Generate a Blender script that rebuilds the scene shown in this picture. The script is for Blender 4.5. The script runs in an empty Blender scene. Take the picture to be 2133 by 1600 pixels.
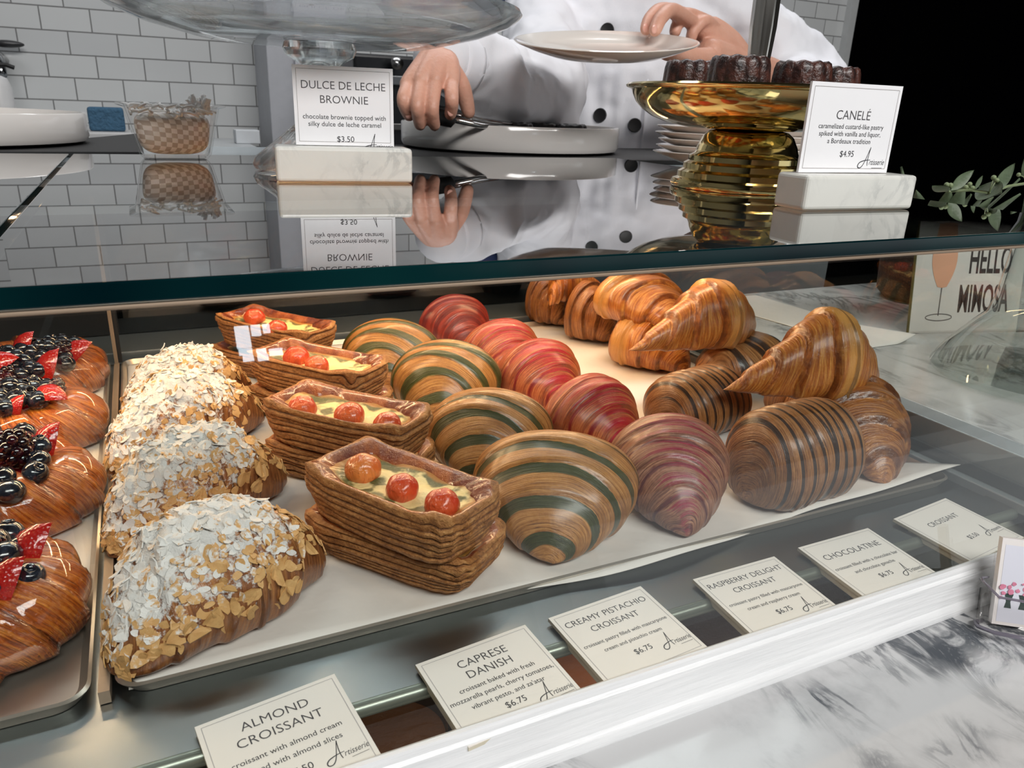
import bpy, bmesh, math, random
import numpy as np
from mathutils import Vector, Matrix
random.seed(7)
SC = bpy.context.scene
COL = SC.collection

# ------------------------------------------------------------------ camera
EYE = np.array([0.0, 0.0, 0.065])            # metres; z = 0 is the top face of the glass counter
FPX = 1575.0                                  # focal length for a 2133 x 1600 frame
def _rot(a, b, c):
    B = np.array([[1, 0, 0], [0, 0, -1], [0, 1, 0]], float)
    rx = np.array([[1, 0, 0], [0, math.cos(b), -math.sin(b)], [0, math.sin(b), math.cos(b)]])
    ry = np.array([[math.cos(a), 0, math.sin(a)], [0, 1, 0], [-math.sin(a), 0, math.cos(a)]])
    rz = np.array([[math.cos(c), -math.sin(c), 0], [math.sin(c), math.cos(c), 0], [0, 0, 1]])
    return rz @ rx @ ry @ B
ROT = _rot(-0.45645, 0.35072, 0.03810)
def ray(x, y): return ROT.T @ np.array([(x - 1066.5) / FPX, (y - 800.0) / FPX, 1.0])
def atz(x, y, z):
    d = ray(x, y); return Vector(d * ((z - EYE[2]) / d[2]) + EYE)
def aty(x, y, Y):
    d = ray(x, y); return Vector(d * (Y / d[1]) + EYE)
def depth(p): return float((ROT @ (np.array(p) - EYE))[2])
cam = bpy.data.cameras.new('camera'); cam.sensor_width = 36; cam.lens = FPX / 2133 * 36
cam.clip_start = 0.01; cam.clip_end = 60
camo = bpy.data.objects.new('camera', cam); COL.objects.link(camo)
M = Matrix.Identity(4)
for i in range(3):
    M[i][0] = ROT[0, i]; M[i][1] = -ROT[1, i]; M[i][2] = -ROT[2, i]; M[i][3] = EYE[i]
camo.matrix_world = M
SC.camera = camo
cam.dof.use_dof = True; cam.dof.focus_distance = 0.52; cam.dof.aperture_fstop = 28.0

# ------------------------------------------------------------------ light and exposure
SC.view_settings.view_transform = 'Standard'; SC.view_settings.look = 'None'
SC.view_settings.gamma = 1.0; SC.view_settings.use_curve_mapping = False
SC.view_settings.exposure = 0.0
SC.cycles.max_bounces = 14; SC.cycles.transparent_max_bounces = 24
SC.cycles.caustics_reflective = False; SC.cycles.caustics_refractive = False
SC.cycles.use_denoising = True
W = bpy.data.worlds.new('world'); SC.world = W; W.use_nodes = True
W.node_tree.nodes['Background'].inputs[0].default_value = (0.75, 0.82, 0.9, 1)
W.node_tree.nodes['Background'].inputs[1].default_value = 0.15
def area(name, loc, target, sx, sy, power, color):
    l = bpy.data.lights.new(name, 'AREA'); l.shape = 'RECTANGLE'; l.size = sx; l.size_y = sy
    l.energy = power; l.color = color
    o = bpy.data.objects.new(name, l); COL.objects.link(o); o.location = loc
    o.rotation_euler = (Vector(target) - Vector(loc)).to_track_quat('-Z', 'Y').to_euler()
    return o
area('ceiling_light_panel', (0.6, -2.0, 2.25), (0.6, 0.6, 0), 3.2, 0.7, 128, (1.0, 0.975, 0.95))
area('ceiling_light_panel', (0.9, 2.0, 2.25), (0.9, 2.0, 0), 3.4, 0.4, 40, (0.97, 0.98, 1.0))
# lights added for the bright shop front, stacked to soften the glass haze: brightest low down on the right
for (x0, top, rad) in ((2.75, 0.35, 0.34), (2.45, 0.5, 0.28), (2.15, 0.7, 0.24), (1.85, 0.9, 0.20)):
    sx, sz = 8.7 - x0, top + 1.1
    area('daylight_haze_band', (x0 + sx / 2, -4.55 + 0.02 * x0, top - sz / 2), (x0 + sx / 2, 0.4, top - sz / 2), sx, sz, rad * math.pi * sx * sz, (0.92, 0.97, 1.0))
# warm strips that run along the case, under the glass top, then an added fill below the deck
area('case_strip_and_fill', (0.26, 0.79, -0.016), (0.26, 0.66, -0.2), 0.58, 0.008, 1.55, (1.0, 0.60, 0.30))
area('case_strip_and_fill', (0.26, 0.605, -0.016), (0.26, 0.56, -0.2), 0.58, 0.008, 0.85, (1.0, 0.68, 0.40))
area('case_strip_and_fill', (-0.22, 0.605, -0.016), (-0.22, 0.55, -0.2), 0.32, 0.008, 1.0, (1.0, 0.66, 0.38))
area('case_strip_and_fill', (0.25, 0.30, -0.218), (0.25, 0.33, -0.4), 0.7, 0.01, 0.4, (1.0, 0.86, 0.7))  # unseen fill light, added to brighten the lower shelf

# ------------------------------------------------------------------ material helpers
def srgb(r, g, b):
    f = lambda c: c / 12.92 if c <= 0.04045 else ((c + 0.055) / 1.055) ** 2.4
    return (f(r / 255), f(g / 255), f(b / 255), 1.0)
class NT:
    def __init__(s, name):
        s.m = bpy.data.materials.new(name); s.m.use_nodes = True
        s.t = s.m.node_tree; s.n = s.t.nodes; s.l = s.t.links
        s.b = s.n['Principled BSDF']; s.out = s.n['Material Output']
    def new(s, typ, **kw):
        n = s.n.new(typ)
        for k, v in kw.items(): setattr(n, k, v)
        return n
    def link(s, a, b): s.l.new(a, b)
    def val(s, sock, v):
        if hasattr(v, 'is_output') or isinstance(v, bpy.types.NodeSocket): s.l.new(v, sock)
        else: sock.default_value = v
    def math(s, op, a, b=0.0, c=None, clamp=False):
        n = s.new('ShaderNodeMath', operation=op, use_clamp=clamp)
        s.val(n.inputs[0], a); s.val(n.inputs[1], b)
        if c is not None: s.val(n.inputs[2], c)
        return n.outputs[0]
    def smooth(s, v, lo, hi):
        n = s.new('ShaderNodeMapRange', interpolation_type='SMOOTHSTEP')
        s.val(n.inputs[0], v); n.inputs[1].default_value = lo; n.inputs[2].default_value = hi
        return n.outputs[0]
    def mix(s, f, a, b):
        n = s.new('ShaderNodeMix', data_type='RGBA')
        s.val(n.inputs[0], f); s.val(n.inputs[6], a); s.val(n.inputs[7], b)
        return n.outputs[2]
    def noise(s, vec, scale, detail=4.0, rough=0.55, dist=0.0):
        n = s.new('ShaderNodeTexNoise'); n.inputs['Scale'].default_value = scale
        n.inputs['Detail'].default_value = detail; n.inputs['Roughness'].default_value = rough
        n.inputs['Distortion'].default_value = dist
        if vec is not None: s.link(vec, n.inputs['Vector'])
        return n.outputs[0]
    def coord(s, which='Object'):
        return s.new('ShaderNodeTexCoord').outputs[which]
    def scaled(s, vec, sc, loc=(0, 0, 0)):
        n = s.new('ShaderNodeMapping'); n.inputs['Scale'].default_value = sc; n.inputs['Location'].default_value = loc
        s.link(vec, n.inputs['Vector']); return n.outputs[0]
    def ramp(s, f, stops):
        n = s.new('ShaderNodeValToRGB'); e = n.color_ramp.elements
        while len(e) < len(stops): e.new(0.5)
        for el, (p, c) in zip(e, stops): el.position = p; el.color = c
        s.link(f, n.inputs[0]); return n.outputs[0]
    def bump(s, h, dist, strength=1.0):
        n = s.new('ShaderNodeBump'); n.inputs['Distance'].default_value = dist; n.inputs['Strength'].default_value = strength
        s.link(h, n.inputs['Height']); s.link(n.outputs[0], s.b.inputs['Normal']); return n
    def set(s, color=None, rough=None, metal=None, **kw):
        if color is not None: s.val(s.b.inputs['Base Color'], color)
        if rough is not None: s.val(s.b.inputs['Roughness'], rough)
        if metal is not None: s.val(s.b.inputs['Metallic'], metal)
        for k, v in kw.items(): s.val(s.b.inputs[k.replace('_', ' ')], v)
        return s.m
def plain(name, color, rough=0.5, metal=0.0, vary=0.06, scale=30.0, bump=0.0, **kw):
    t = NT(name); c = t.coord(); n = t.noise(c, scale)
    dark = tuple(x * (1 - vary * 2) for x in color[:3]) + (1,)
    light = tuple(min(1, x * (1 + vary)) for x in color[:3]) + (1,)
    t.set(t.mix(n, dark, light), rough, metal, **kw)
    if bump: t.bump(n, bump)
    return t.m
def pane_glass(name, tint, gain=1.7, ior=1.5):
    # flat plate glass: clear straight through, mirror by Fresnel on the side that faces the air
    t = NT(name); t.n.remove(t.b)
    tr = t.new('ShaderNodeBsdfTransparent'); tr.inputs[0].default_value = tint
    gl = t.new('ShaderNodeBsdfGlossy'); gl.inputs['Roughness'].default_value = 0.0
    fr = t.new('ShaderNodeFresnel'); fr.inputs[0].default_value = ior
    geo = t.new('ShaderNodeNewGeometry')
    front = t.math('SUBTRACT', 1.0, geo.outputs['Backfacing'])
    f = t.math('MULTIPLY', t.math('MULTIPLY', fr.outputs[0], gain), front, clamp=True)
    mx = t.new('ShaderNodeMixShader'); t.link(f, mx.inputs[0]); t.link(tr.outputs[0], mx.inputs[1]); t.link(gl.outputs[0], mx.inputs[2])
    t.link(mx.outputs[0], t.out.inputs[0]); return t.m

# ------------------------------------------------------------------ object helpers
def thing(name, label, cat, loc=(0, 0, 0), rotz=0.0, group=None):
    o = bpy.data.objects.new(name, None); o.empty_display_size = 0.02; COL.objects.link(o)
    o.location = loc; o.rotation_euler = (0, 0, rotz)
    return tag(o, label, cat, group)
def tag(o, label, cat, group=None, kind=None):
    if label: o['label'] = label
    if cat: o['category'] = cat
    if group: o['group'] = group
    if kind: o['kind'] = kind
    return o
def obj(name, vf, mat, parent=None, smooth=True, uv=None, attrs=None, bevel=0.0, angle=None, kind=None, label=None, loc=None):
    V, F = vf[0], vf[1]
    me = bpy.data.meshes.new(name)
    me.from_pydata([tuple(v) for v in V], [], [tuple(f) for f in F])
    mats = mat if isinstance(mat, (list, tuple)) else [mat]
    for m in mats: me.materials.append(m)
    if len(vf) > 2 and vf[2] is not None:
        me.polygons.foreach_set('material_index', [int(i) for i in vf[2]])
    if uv is not None:
        lay = me.uv_layers.new(name='UVMap')
        idx = np.zeros(len(me.loops), dtype=np.int32); me.loops.foreach_get('vertex_index', idx)
        lay.data.foreach_set('uv', np.asarray(uv, dtype=np.float32)[idx].ravel())
    for k, a in (attrs or {}).items():
        at = me.attributes.new(k, 'FLOAT', 'POINT'); at.data.foreach_set('value', np.asarray(a, dtype=np.float32))
    me.update()
    if smooth:
        me.polygons.foreach_set('use_smooth', [True] * len(me.polygons))
        if angle: me.set_sharp_from_angle(angle=angle)
    o = bpy.data.objects.new(name, me); COL.objects.link(o)
    if parent: o.parent = parent
    if loc is not None: o.location = loc
    if bevel:
        b = o.modifiers.new('Bevel', 'BEVEL'); b.width = bevel; b.segments = 3; b.limit_method = 'ANGLE'; b.angle_limit = 0.6
    if kind: o['kind'] = kind
    if label: o['label'] = label
    return o
def join(*parts):
    V = []; F = []; MI = []; k = 0
    for p in parts:
        n = len(V); V += [tuple(v) for v in p[0]]; F += [tuple(i + n for i in f) for f in p[1]]
        MI += list(p[2]) if len(p) > 2 and p[2] is not None else [0] * len(p[1])
    return V, F, MI
def xf(vf, mat):
    return ([tuple(mat @ Vector(v)) for v in vf[0]],) + tuple(vf[1:])
def box(x0, x1, y0, y1, z0, z1):
    V = [(x0, y0, z0), (x1, y0, z0), (x1, y1, z0), (x0, y1, z0), (x0, y0, z1), (x1, y0, z1), (x1, y1, z1), (x0, y1, z1)]
    return V, [(0, 3, 2, 1), (4, 5, 6, 7), (0, 1, 5, 4), (1, 2, 6, 5), (2, 3, 7, 6), (3, 0, 4, 7)]
def prism(pts, a0, a1, axis='x'):
    # closed polygon pts in the plane across the axis, extruded from a0 to a1
    n = len(pts)
    put = {'x': lambda a, p: (a, p[0], p[1]), 'y': lambda a, p: (p[0], a, p[1]), 'z': lambda a, p: (p[0], p[1], a)}[axis]
    V = [put(a0, p) for p in pts] + [put(a1, p) for p in pts]
    F = [tuple(range(n))[::-1], tuple(range(n, 2 * n))] + [(i, (i + 1) % n, n + (i + 1) % n, n + i) for i in range(n)]
    ar = sum(pts[i][0] * pts[(i + 1) % n][1] - pts[(i + 1) % n][0] * pts[i][1] for i in range(n))
    flip = (ar < 0) ^ (axis == 'y')
    if flip: F = [f[::-1] for f in F]
    return V, F
def lathe(prof, n=64, close=False):
    # prof: (radius, z) from bottom outside going up / inside going down; outward normals for a bottom-to-top outer profile
    V = []; F = []; m = len(prof)
    for r, z in prof:
        for k in range(n):
            a = 2 * math.pi * k / n; V.append((r * math.cos(a), r * math.sin(a), z))
    for i in range(m - 1 + (1 if close else 0)):
        i2 = (i + 1) % m
        for k in range(n):
            k2 = (k + 1) % n; F.append((i * n + k, i * n + k2, i2 * n + k2, i2 * n + k))
    if not close:
        if prof[0][0] > 1e-6: F.append(tuple(range(n))[::-1])
        if prof[-1][0] > 1e-6: F.append(tuple(range((m - 1) * n, m * n)))
    return V, F
def tube(pts, rad, n=10, cap=True):
    pts = [Vector(p) for p in pts]; m = len(pts)
    if not isinstance(rad, (list, tuple)): rad = [rad] * m
    V = []; F = []; up = None
    for i in range(m):
        t = (pts[min(i + 1, m - 1)] - pts[max(i - 1, 0)]).normalized()
        if up is None:
            up = Vector((0, 0, 1)) if abs(t.z) < 0.9 else Vector((1, 0, 0))
        s = t.cross(up).normalized(); up = s.cross(t).normalized()
        for k in range(n):
            a = 2 * math.pi * k / n; V.append(tuple(pts[i] + (s * math.cos(a) + up * math.sin(a)) * rad[i]))
    for i in range(m - 1):
        for k in range(n):
            k2 = (k + 1) % n; F.append((i * n + k, (i + 1) * n + k, (i + 1) * n + k2, i * n + k2))
    if cap: F += [tuple(range(n)), tuple(range((m - 1) * n, m * n))[::-1]]
    return V, F
def ball(c, r, nu=20, nv=12):
    if not isinstance(r, (tuple, list)): r = (r, r, r)
    V = [(c[0], c[1], c[2] - r[2])]; F = []
    for j in range(1, nv):
        b = -math.pi / 2 + math.pi * j / nv
        for k in range(nu):
            a = 2 * math.pi * k / nu
            V.append((c[0] + r[0] * math.cos(b) * math.cos(a), c[1] + r[1] * math.cos(b) * math.sin(a), c[2] + r[2] * math.sin(b)))
    V.append((c[0], c[1], c[2] + r[2])); L = len(V) - 1
    for k in range(nu):
        F.append((0, 1 + (k + 1) % nu, 1 + k)); F.append((L, L - nu + k, L - nu + (k + 1) % nu))
    for j in range(nv - 2):
        for k in range(nu):
            a = 1 + j * nu + k; b = 1 + j * nu + (k + 1) % nu; F.append((a, b, b + nu, a + nu))
    return V, F
def frame_m(origin, xdir, ydir):
    # matrix whose local x, y, z are xdir, ydir(orthogonalised), x cross y
    x = Vector(xdir).normalized(); z = x.cross(Vector(ydir)).normalized(); y = z.cross(x)
    m = Matrix.Identity(4)
    for i in range(3): m[i][0] = x[i]; m[i][1] = y[i]; m[i][2] = z[i]; m[i][3] = origin[i]
    return m
def copy_tree(o, parent=None):
    c = o.copy(); COL.objects.link(c)
    if parent: c.parent = parent
    for ch in list(o.children): copy_tree(ch, c)
    return c
def vnoise(n, seed, amp=1.0):
    r = np.random.RandomState(seed); return r.uniform(-amp, amp, n)
# ------------------------------------------------------------------ the room
def structure(name, vf, mat, bevel=0.0, smooth=False, label=None):
    o = obj(name, vf, mat, smooth=smooth, bevel=bevel); o['kind'] = 'structure'; return o
def tile_material():
    t = NT('white_subway_tile'); c = t.coord()
    sep = t.new('ShaderNodeSeparateXYZ'); t.link(c, sep.inputs[0])
    cmb = t.new('ShaderNodeCombineXYZ'); t.link(sep.outputs[0], cmb.inputs[0]); t.link(sep.outputs[2], cmb.inputs[1])
    b = t.new('ShaderNodeTexBrick'); t.link(cmb.outputs[0], b.inputs['Vector'])
    b.offset = 0.5; b.inputs['Scale'].default_value = 1.0
    b.inputs['Color1'].default_value = srgb(196, 198, 198); b.inputs['Color2'].default_value = srgb(186, 188, 189)
    b.inputs['Mortar'].default_value = srgb(120, 120, 120)
    b.inputs['Brick Width'].default_value = 0.150; b.inputs['Row Height'].default_value = 0.0735
    b.inputs['Mortar Size'].default_value = 0.0022; b.inputs['Mortar Smooth'].default_value = 0.15
    n = t.noise(c, 9.0, 2.0)
    h = t.math('ADD', t.math('MULTIPLY', b.outputs['Fac'], -1.0), t.math('MULTIPLY', n, 0.6))
    t.set(b.outputs['Color'], 0.12); t.bump(h, 0.003, 0.7); return t.m
TILE = tile_material()
wall = structure('wall_back', box(-0.075, 3.84, 0, 0.1, -1.15, 2.6), TILE)
wall.location = (-0.075 - 0.31, 3.2, 0.0325); wall.scale = (1, 1, 1)
wl = structure('wall_left', box(-3.2, -3.1, -4.6, 3.3, -1.15, 2.6), plain('grey_plaster', srgb(150, 152, 153), 0.8))
structure('wall_back_left', box(-3.1, -0.46, 3.2, 3.3, -1.15, 2.6), TILE)
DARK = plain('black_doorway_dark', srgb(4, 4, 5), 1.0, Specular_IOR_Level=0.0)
structure('dark_opening_panel', box(3.46, 9.0, 3.5, 3.6, -1.15, 2.6), DARK)  # black panel stands in for the darkness of the opening beyond the tiles
structure('trim_1', box(3.42, 3.46, 3.16, 3.5, -1.15, 2.6), plain('pale_grey_paint', srgb(176, 178, 178), 0.4))
structure('wall_right', box(9.0, 9.1, -4.6, 3.6, -1.15, 2.6), plain('brown_dark_panel', srgb(60, 54, 50), 0.7))
structure('wall_front', box(-3.2, 9.1, -4.7, -4.6, -1.15, 2.6), plain('shop_front_dark', srgb(58, 56, 54), 0.7))
structure('floor', box(-3.2, 9.1, -4.7, 3.6, -1.2, -1.15), plain('grey_floor', srgb(120, 116, 110), 0.45))
structure('ceiling', box(-3.2, 9.1, -4.7, 3.6, 2.6, 2.65), plain('dark_ceiling', srgb(70, 70, 70), 0.8))
# small panes of bright sky high in the shop front, mirrored in the sloping glass
sky = NT('sky_pane'); sky.set((0, 0, 0, 1), 0.3)
sky.b.inputs['Emission Color'].default_value = (0.8, 0.92, 1.0, 1); sky.b.inputs['Emission Strength'].default_value = 15.0
for k, (x0, x1, z0, z1) in enumerate([(0.488, 0.586, 2.11, 2.278), (0.60, 0.666, 2.196, 2.278), (0.682, 0.73, 2.211, 2.278), (0.495, 0.586, 2.054, 2.10), (0.614, 0.679, 2.047, 2.088), (0.698, 0.79, 2.03, 2.079), (0.514, 0.588, 2.005, 2.046), (0.613, 0.687, 2.0, 2.04)]):
    structure('window_%d' % (k + 1), box(x0, x1, -4.6, -4.58, z0, z1), sky.m)

# ------------------------------------------------------------------ marble and metals
def marble(name, base, vein, scale, amount=0.8, rough=0.12):
    t = NT(name); c = t.coord()
    w = t.noise(t.scaled(c, (1.0, 0.45, 1.0)), scale, 8.0, 0.6, 1.6)
    v = t.math('ABSOLUTE', t.math('SUBTRACT', w, 0.5))
    m1 = t.math('SUBTRACT', 1.0, t.smooth(v, 0.0, 0.055))
    big = t.smooth(t.noise(c, scale * 0.55, 3.0), 0.42, 0.62)
    cloud = t.smooth(t.noise(c, scale * 1.1, 6.0, 0.65), 0.45, 0.8)
    f = t.math('MULTIPLY', t.math('ADD', t.math('MULTIPLY', m1, big), t.math('MULTIPLY', cloud, 0.35)), amount, clamp=True)
    t.set(t.mix(f, base, vein), rough); return t.m
MARBLE = marble('white_veined_marble', srgb(200, 201, 202), srgb(86, 90, 96), 18.0, 0.95)
MARBLE_GREY = marble('grey_cloudy_marble', srgb(196, 196, 194), srgb(112, 114, 114), 11.0, 0.8, 0.2)
MARBLE_BLOCK = marble('white_marble_block', srgb(226, 226, 220), srgb(170, 172, 170), 20.0, 0.45, 0.25)
STEEL = plain('brushed_steel', srgb(150, 156, 158), 0.34, 1.0, 0.1, 6.0)
STEEL_PALE = plain('pale_satin_steel', srgb(186, 192, 194), 0.42, 0.6, 0.05, 8.0)
ALU = plain('champagne_aluminium', srgb(158, 138, 118), 0.45, 0.4)
BLACK = plain('black_rubber', srgb(10, 10, 11), 0.6)
BLACK_PANEL = plain('black_panel', srgb(14, 13, 14), 0.5)
WHITE_TRIM = NT('white_painted_wood'); _c = WHITE_TRIM.coord()
_n = WHITE_TRIM.noise(WHITE_TRIM.scaled(_c, (3, 60, 60)), 6.0, 5.0)
WHITE_TRIM.set(WHITE_TRIM.mix(_n, srgb(216, 219, 221), srgb(243, 244, 245)), 0.32); WHITE_TRIM.bump(_n, 0.0006); WHITE_TRIM = WHITE_TRIM.m
GLASS_TOP = pane_glass('counter_glass', (0.90, 0.935, 0.93, 1), 1.75)
GLASS_FRONT = pane_glass('sloped_front_glass', (0.955, 0.968, 0.96, 1), 1.5)
GLASS_SIDE = pane_glass('side_glass', (0.93, 0.95, 0.945, 1), 1.6)
_e = NT('green_glass_edge'); _cc = _e.noise(_e.scaled(_e.coord(), (3.5, 1, 1)), 2.2, 2.0)
_e.set(_e.ramp(_cc, [(0.3, (0.0, 0.006, 0.009, 1)), (0.55, (0.002, 0.022, 0.024, 1)), (0.75, (0.004, 0.045, 0.038, 1))]), 0.08, Specular_IOR_Level=0.25); EDGE = _e.m
TZ = -0.2                                   # parchment level inside the case

# ------------------------------------------------------------------ the display case
t = thing('display_case', 'long glass pastry display case with white wooden sill and steel deck', 'display case', (0, 0.6, -1.15))
def cpart(name, vf, mat, **kw):
    return obj(name, xf(vf, Matrix.Translation((0, -0.6, 1.15))), mat, t, smooth=kw.pop('smooth', False), **kw)
def slab_edges(x0, x1, y0, y1, z0, z1, edge=1):
    v, f = box(x0, x1, y0, y1, z0, z1); return v, f, [0, 0, edge, edge, edge, edge]
cpart('glass_top', slab_edges(-1.1, -0.0655, 0.3075, 0.985, -0.0085, 0.0), [GLASS_TOP, EDGE], bevel=0.0008, label='left pane of the glass counter top')
cpart('glass_top', slab_edges(-0.0615, 0.64, 0.3075, 0.985, -0.0085, 0.0), [GLASS_TOP, EDGE], bevel=0.0008, label='right pane of the glass counter top')
cpart('top_rail', box(-1.1, 0.64, 0.3085, 0.322, -0.0112, -0.0087), ALU, bevel=0.0012)
cpart('rear_rail', box(-1.1, 0.64, 0.93, 0.985, -0.03, -0.0087), STEEL, bevel=0.001)
for y0 in (0.601, 0.786): cpart('light_channel', box(-1.1, 0.566, y0, y0 + 0.008, -0.0145, -0.0087), STEEL_PALE)
# sloping front glass
fy0, fz0, fy1, fz1 = 0.2425, -0.2035, 0.3138, -0.0114
cpart('front_glass', prism([(fy0, fz0), (fy0 + 0.005, fz0), (fy1 + 0.005, fz1), (fy1, fz1)], -1.1, 0.566), GLASS_FRONT)
cpart('side_glass', prism([(0.25, -0.1995), (0.93, -0.1995), (0.93, -0.0090), (0.323, -0.0090)], 0.5675, 0.5725), GLASS_SIDE)
cpart('side_channel', box(0.5655, 0.5745, 0.246, 0.94, -0.2075, -0.1995), STEEL_PALE, bevel=0.001)
cpart('deck', box(-1.1, 0.5655, 0.292, 0.94, -0.2115, -0.2065), STEEL)
cpart('deck_front_strip', box(-1.1, 0.5655, 0.288, 0.309, -0.2065, -0.2050), STEEL, label='narrow steel strip along the front of the deck')
rp = [(0.2875 + 0.0045 * math.cos(a), -0.2095 + 0.0045 * math.sin(a)) for a in np.linspace(0, 2 * math.pi, 13)[:-1]]
cpart('deck_rail', prism(rp, -1.1, 0.5655), plain('grey_green_rail', srgb(128, 134, 124), 0.3, 0.6), smooth=True, angle=0.7)
cpart('rear_ledge', box(-1.1, 0.5655, 0.862, 0.932, -0.2065, -0.193), plain('pale_grey_metal', srgb(104, 112, 116), 0.4, 0.5), bevel=0.0015)
cpart('rear_glass', slab_edges(-0.04, 0.567, 0.934, 0.939, -0.193, -0.0305, 0), pane_glass('smoked_rear_glass', (0.42, 0.44, 0.45, 1), 1.5))
cpart('dark_equipment_panel', box(-1.1, -0.04, 0.934, 0.940, -0.193, -0.0305), BLACK_PANEL)  # added black sheet, stands in for dark equipment behind the left side
# glass divider standing between the two trays
d = cpart('divider', box(-0.0445, -0.0415, 0.345, 0.842, -0.199, -0.030), pane_glass('divider_glass', (0.97, 0.98, 0.975, 1), 0.12))
obj('divider_edge', xf(box(-0.0447, -0.0413, 0.8425, 0.8455, -0.199, -0.030), Matrix.Translation((0, -0.6, 1.15))), ALU, d, smooth=False, label='light brown rear edge of the glass divider')  # edge strip in the pale aluminium colour
obj('divider_edge', xf(box(-0.0415, -0.0375, 0.8455, 0.8495, -0.199, -0.030), Matrix.Translation((0, -0.6, 1.15))), BLACK, d, smooth=False, label='black strip behind the divider')  # dark line along the rear edge, drawn as a black strip
obj('divider_channel', xf(box(-0.0455, -0.0405, 0.334, 0.845, -0.2060, -0.1990), Matrix.Translation((0, -0.6, 1.15))), ALU, d, smooth=False)
# white wooden sill in front
sill = [(0.2475, -0.232), (0.2475, -0.1990), (0.2455, -0.1975), (0.2432, -0.1975), (0.2424, -0.1990), (0.2424, -0.2015), (0.2408, -0.2030),
        (0.2395, -0.2150), (0.2380, -0.2180), (0.2378, -0.2195), (0.2368, -0.2200), (0.2350, -0.2225), (0.2345, -0.2262), (0.236, -0.232)]
cpart('sill', prism(sill, -1.1, 0.62), WHITE_TRIM, smooth=True, angle=0.5)
cpart('base', box(-1.1, 0.574, 0.2475, 0.94, -1.148, -0.40), plain('case_body_dark', srgb(52, 46, 42), 0.6))
cpart('lower_shelf', box(-1.1, 0.574, 0.2475, 0.94, -0.40, -0.395), plain('lower_shelf_dark', srgb(62, 56, 52), 0.3))
cpart('end_wall', box(0.5745, 0.5790, 0.2475, 0.94, -0.395, -0.190), plain('end_wall_green_grey', srgb(86, 94, 92), 0.35, 0.3))
structure('trim_2', box(0.579, 0.603, 0.25, 0.80, -0.20, -0.1695), STEEL_PALE, bevel=0.001)
# marble counters
o = structure('marble_counter', box(-1.1, 1.6, -0.35, 0.2475, -0.262, -0.2265), MARBLE, bevel=0.002); del o['kind']
tag(o, 'white marble counter with grey veins in front of the display case', 'counter')
obj('front_panel', box(-1.1, 1.6, -0.30, 0.2475, -1.149, -0.263), plain('white_counter_panel', srgb(226, 227, 228), 0.4), o, smooth=False)
o = structure('marble_counter', box(0.603, 1.6, 0.2480, 0.80, -0.198, -0.17), MARBLE_GREY, bevel=0.002); del o['kind']
tag(o, 'grey marble counter beyond the right end of the display case', 'counter')
obj('front_panel', box(0.603, 1.6, 0.2480, 0.79, -1.149, -0.199), plain('white_counter_panel_side', srgb(200, 200, 198), 0.4), o, smooth=False)
# work counter behind the case
o = structure('work_counter', box(-1.1, 1.12, 0.986, 1.33, -0.055, -0.010), plain('steel_counter_top', srgb(196, 208, 214), 0.22, 0.55), bevel=0.002); del o['kind']
tag(o, 'pale steel work counter behind the glass case', 'counter')
obj('counter_body', box(-1.1, 1.12, 0.99, 1.3, -1.149, -0.056), plain('steel_counter_body', srgb(120, 124, 126), 0.4, 0.5), o, smooth=False)

# ------------------------------------------------------------------ sheet pans and their parchment
PAN = plain('aluminium_pan', srgb(206, 198, 186), 0.33, 0.85, 0.08, 40.0)
def pan(x0, x1, y0, y1, label):
    r = 0.012; h = 0.0055; zf = -0.2062
    def ring(inset, z, rad):
        pts = []
        for cx, cy, a0 in ((x1 - rad - inset, y0 + rad + inset, -90), (x1 - rad - inset, y1 - rad - inset, 0), (x0 + rad + inset, y1 - rad - inset, 90), (x0 + rad + inset, y0 + rad + inset, 180)):
            for k in range(7):
                a = math.radians(a0 + 15 * k); pts.append((cx + rad * math.cos(a), cy + rad * math.sin(a), z))
        return pts
    rings = [ring(0.004, zf, r), ring(0.001, zf + h, r), ring(0.0, zf + h + 0.0018, r), ring(0.0015, zf + h + 0.0026, r), ring(0.0035, zf + h, r), ring(0.0062, zf + 0.0016, r)]
    V = [p for R_ in rings for p in R_]; n = 28; F = []
    for i in range(5):
        for k in range(n): F.append((i * n + k, i * n + (k + 1) % n, (i + 1) * n + (k + 1) % n, (i + 1) * n + k))
    F.append(tuple(range(5 * n, 6 * n))); F.append(tuple(range(n))[::-1])
    return tag(obj('sheet_pan', (V, F), PAN, smooth=True, angle=0.6), label, 'tray')
pan(-0.0385, 0.5575, 0.3315, 0.853, 'wide aluminium sheet pan full of croissants and danishes, right of the glass divider')
pan(-0.66, -0.0485, 0.3315, 0.853, 'aluminium sheet pan of berry pastries, left of the glass divider')
PAPER = NT('white_parchment'); _c = PAPER.coord(); _n = PAPER.noise(_c, 18.0, 4.0)
PAPER.set(PAPER.mix(_n, srgb(214, 208, 200), srgb(232, 228, 222)), 0.55); PAPER.bump(PAPER.noise(_c, 60, 3), 0.0006); PAPER = PAPER.m
def sheet(nx, ny, fn, label, name='parchment_sheet', mat=None, thick=0.0005):
    V = []; F = []
    for j in range(ny + 1):
        for i in range(nx + 1): V.append(fn(i / nx, j / ny))
    for j in range(ny):
        for i in range(nx):
            a = j * (nx + 1) + i; F.append((a, a + 1, a + nx + 2, a + nx + 1))
    o = obj(name, (V, F), mat or PAPER); s = o.modifiers.new('Solidify', 'SOLIDIFY'); s.thickness = thick; s.offset = 1.0
    return tag(o, label, 'parchment')
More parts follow.
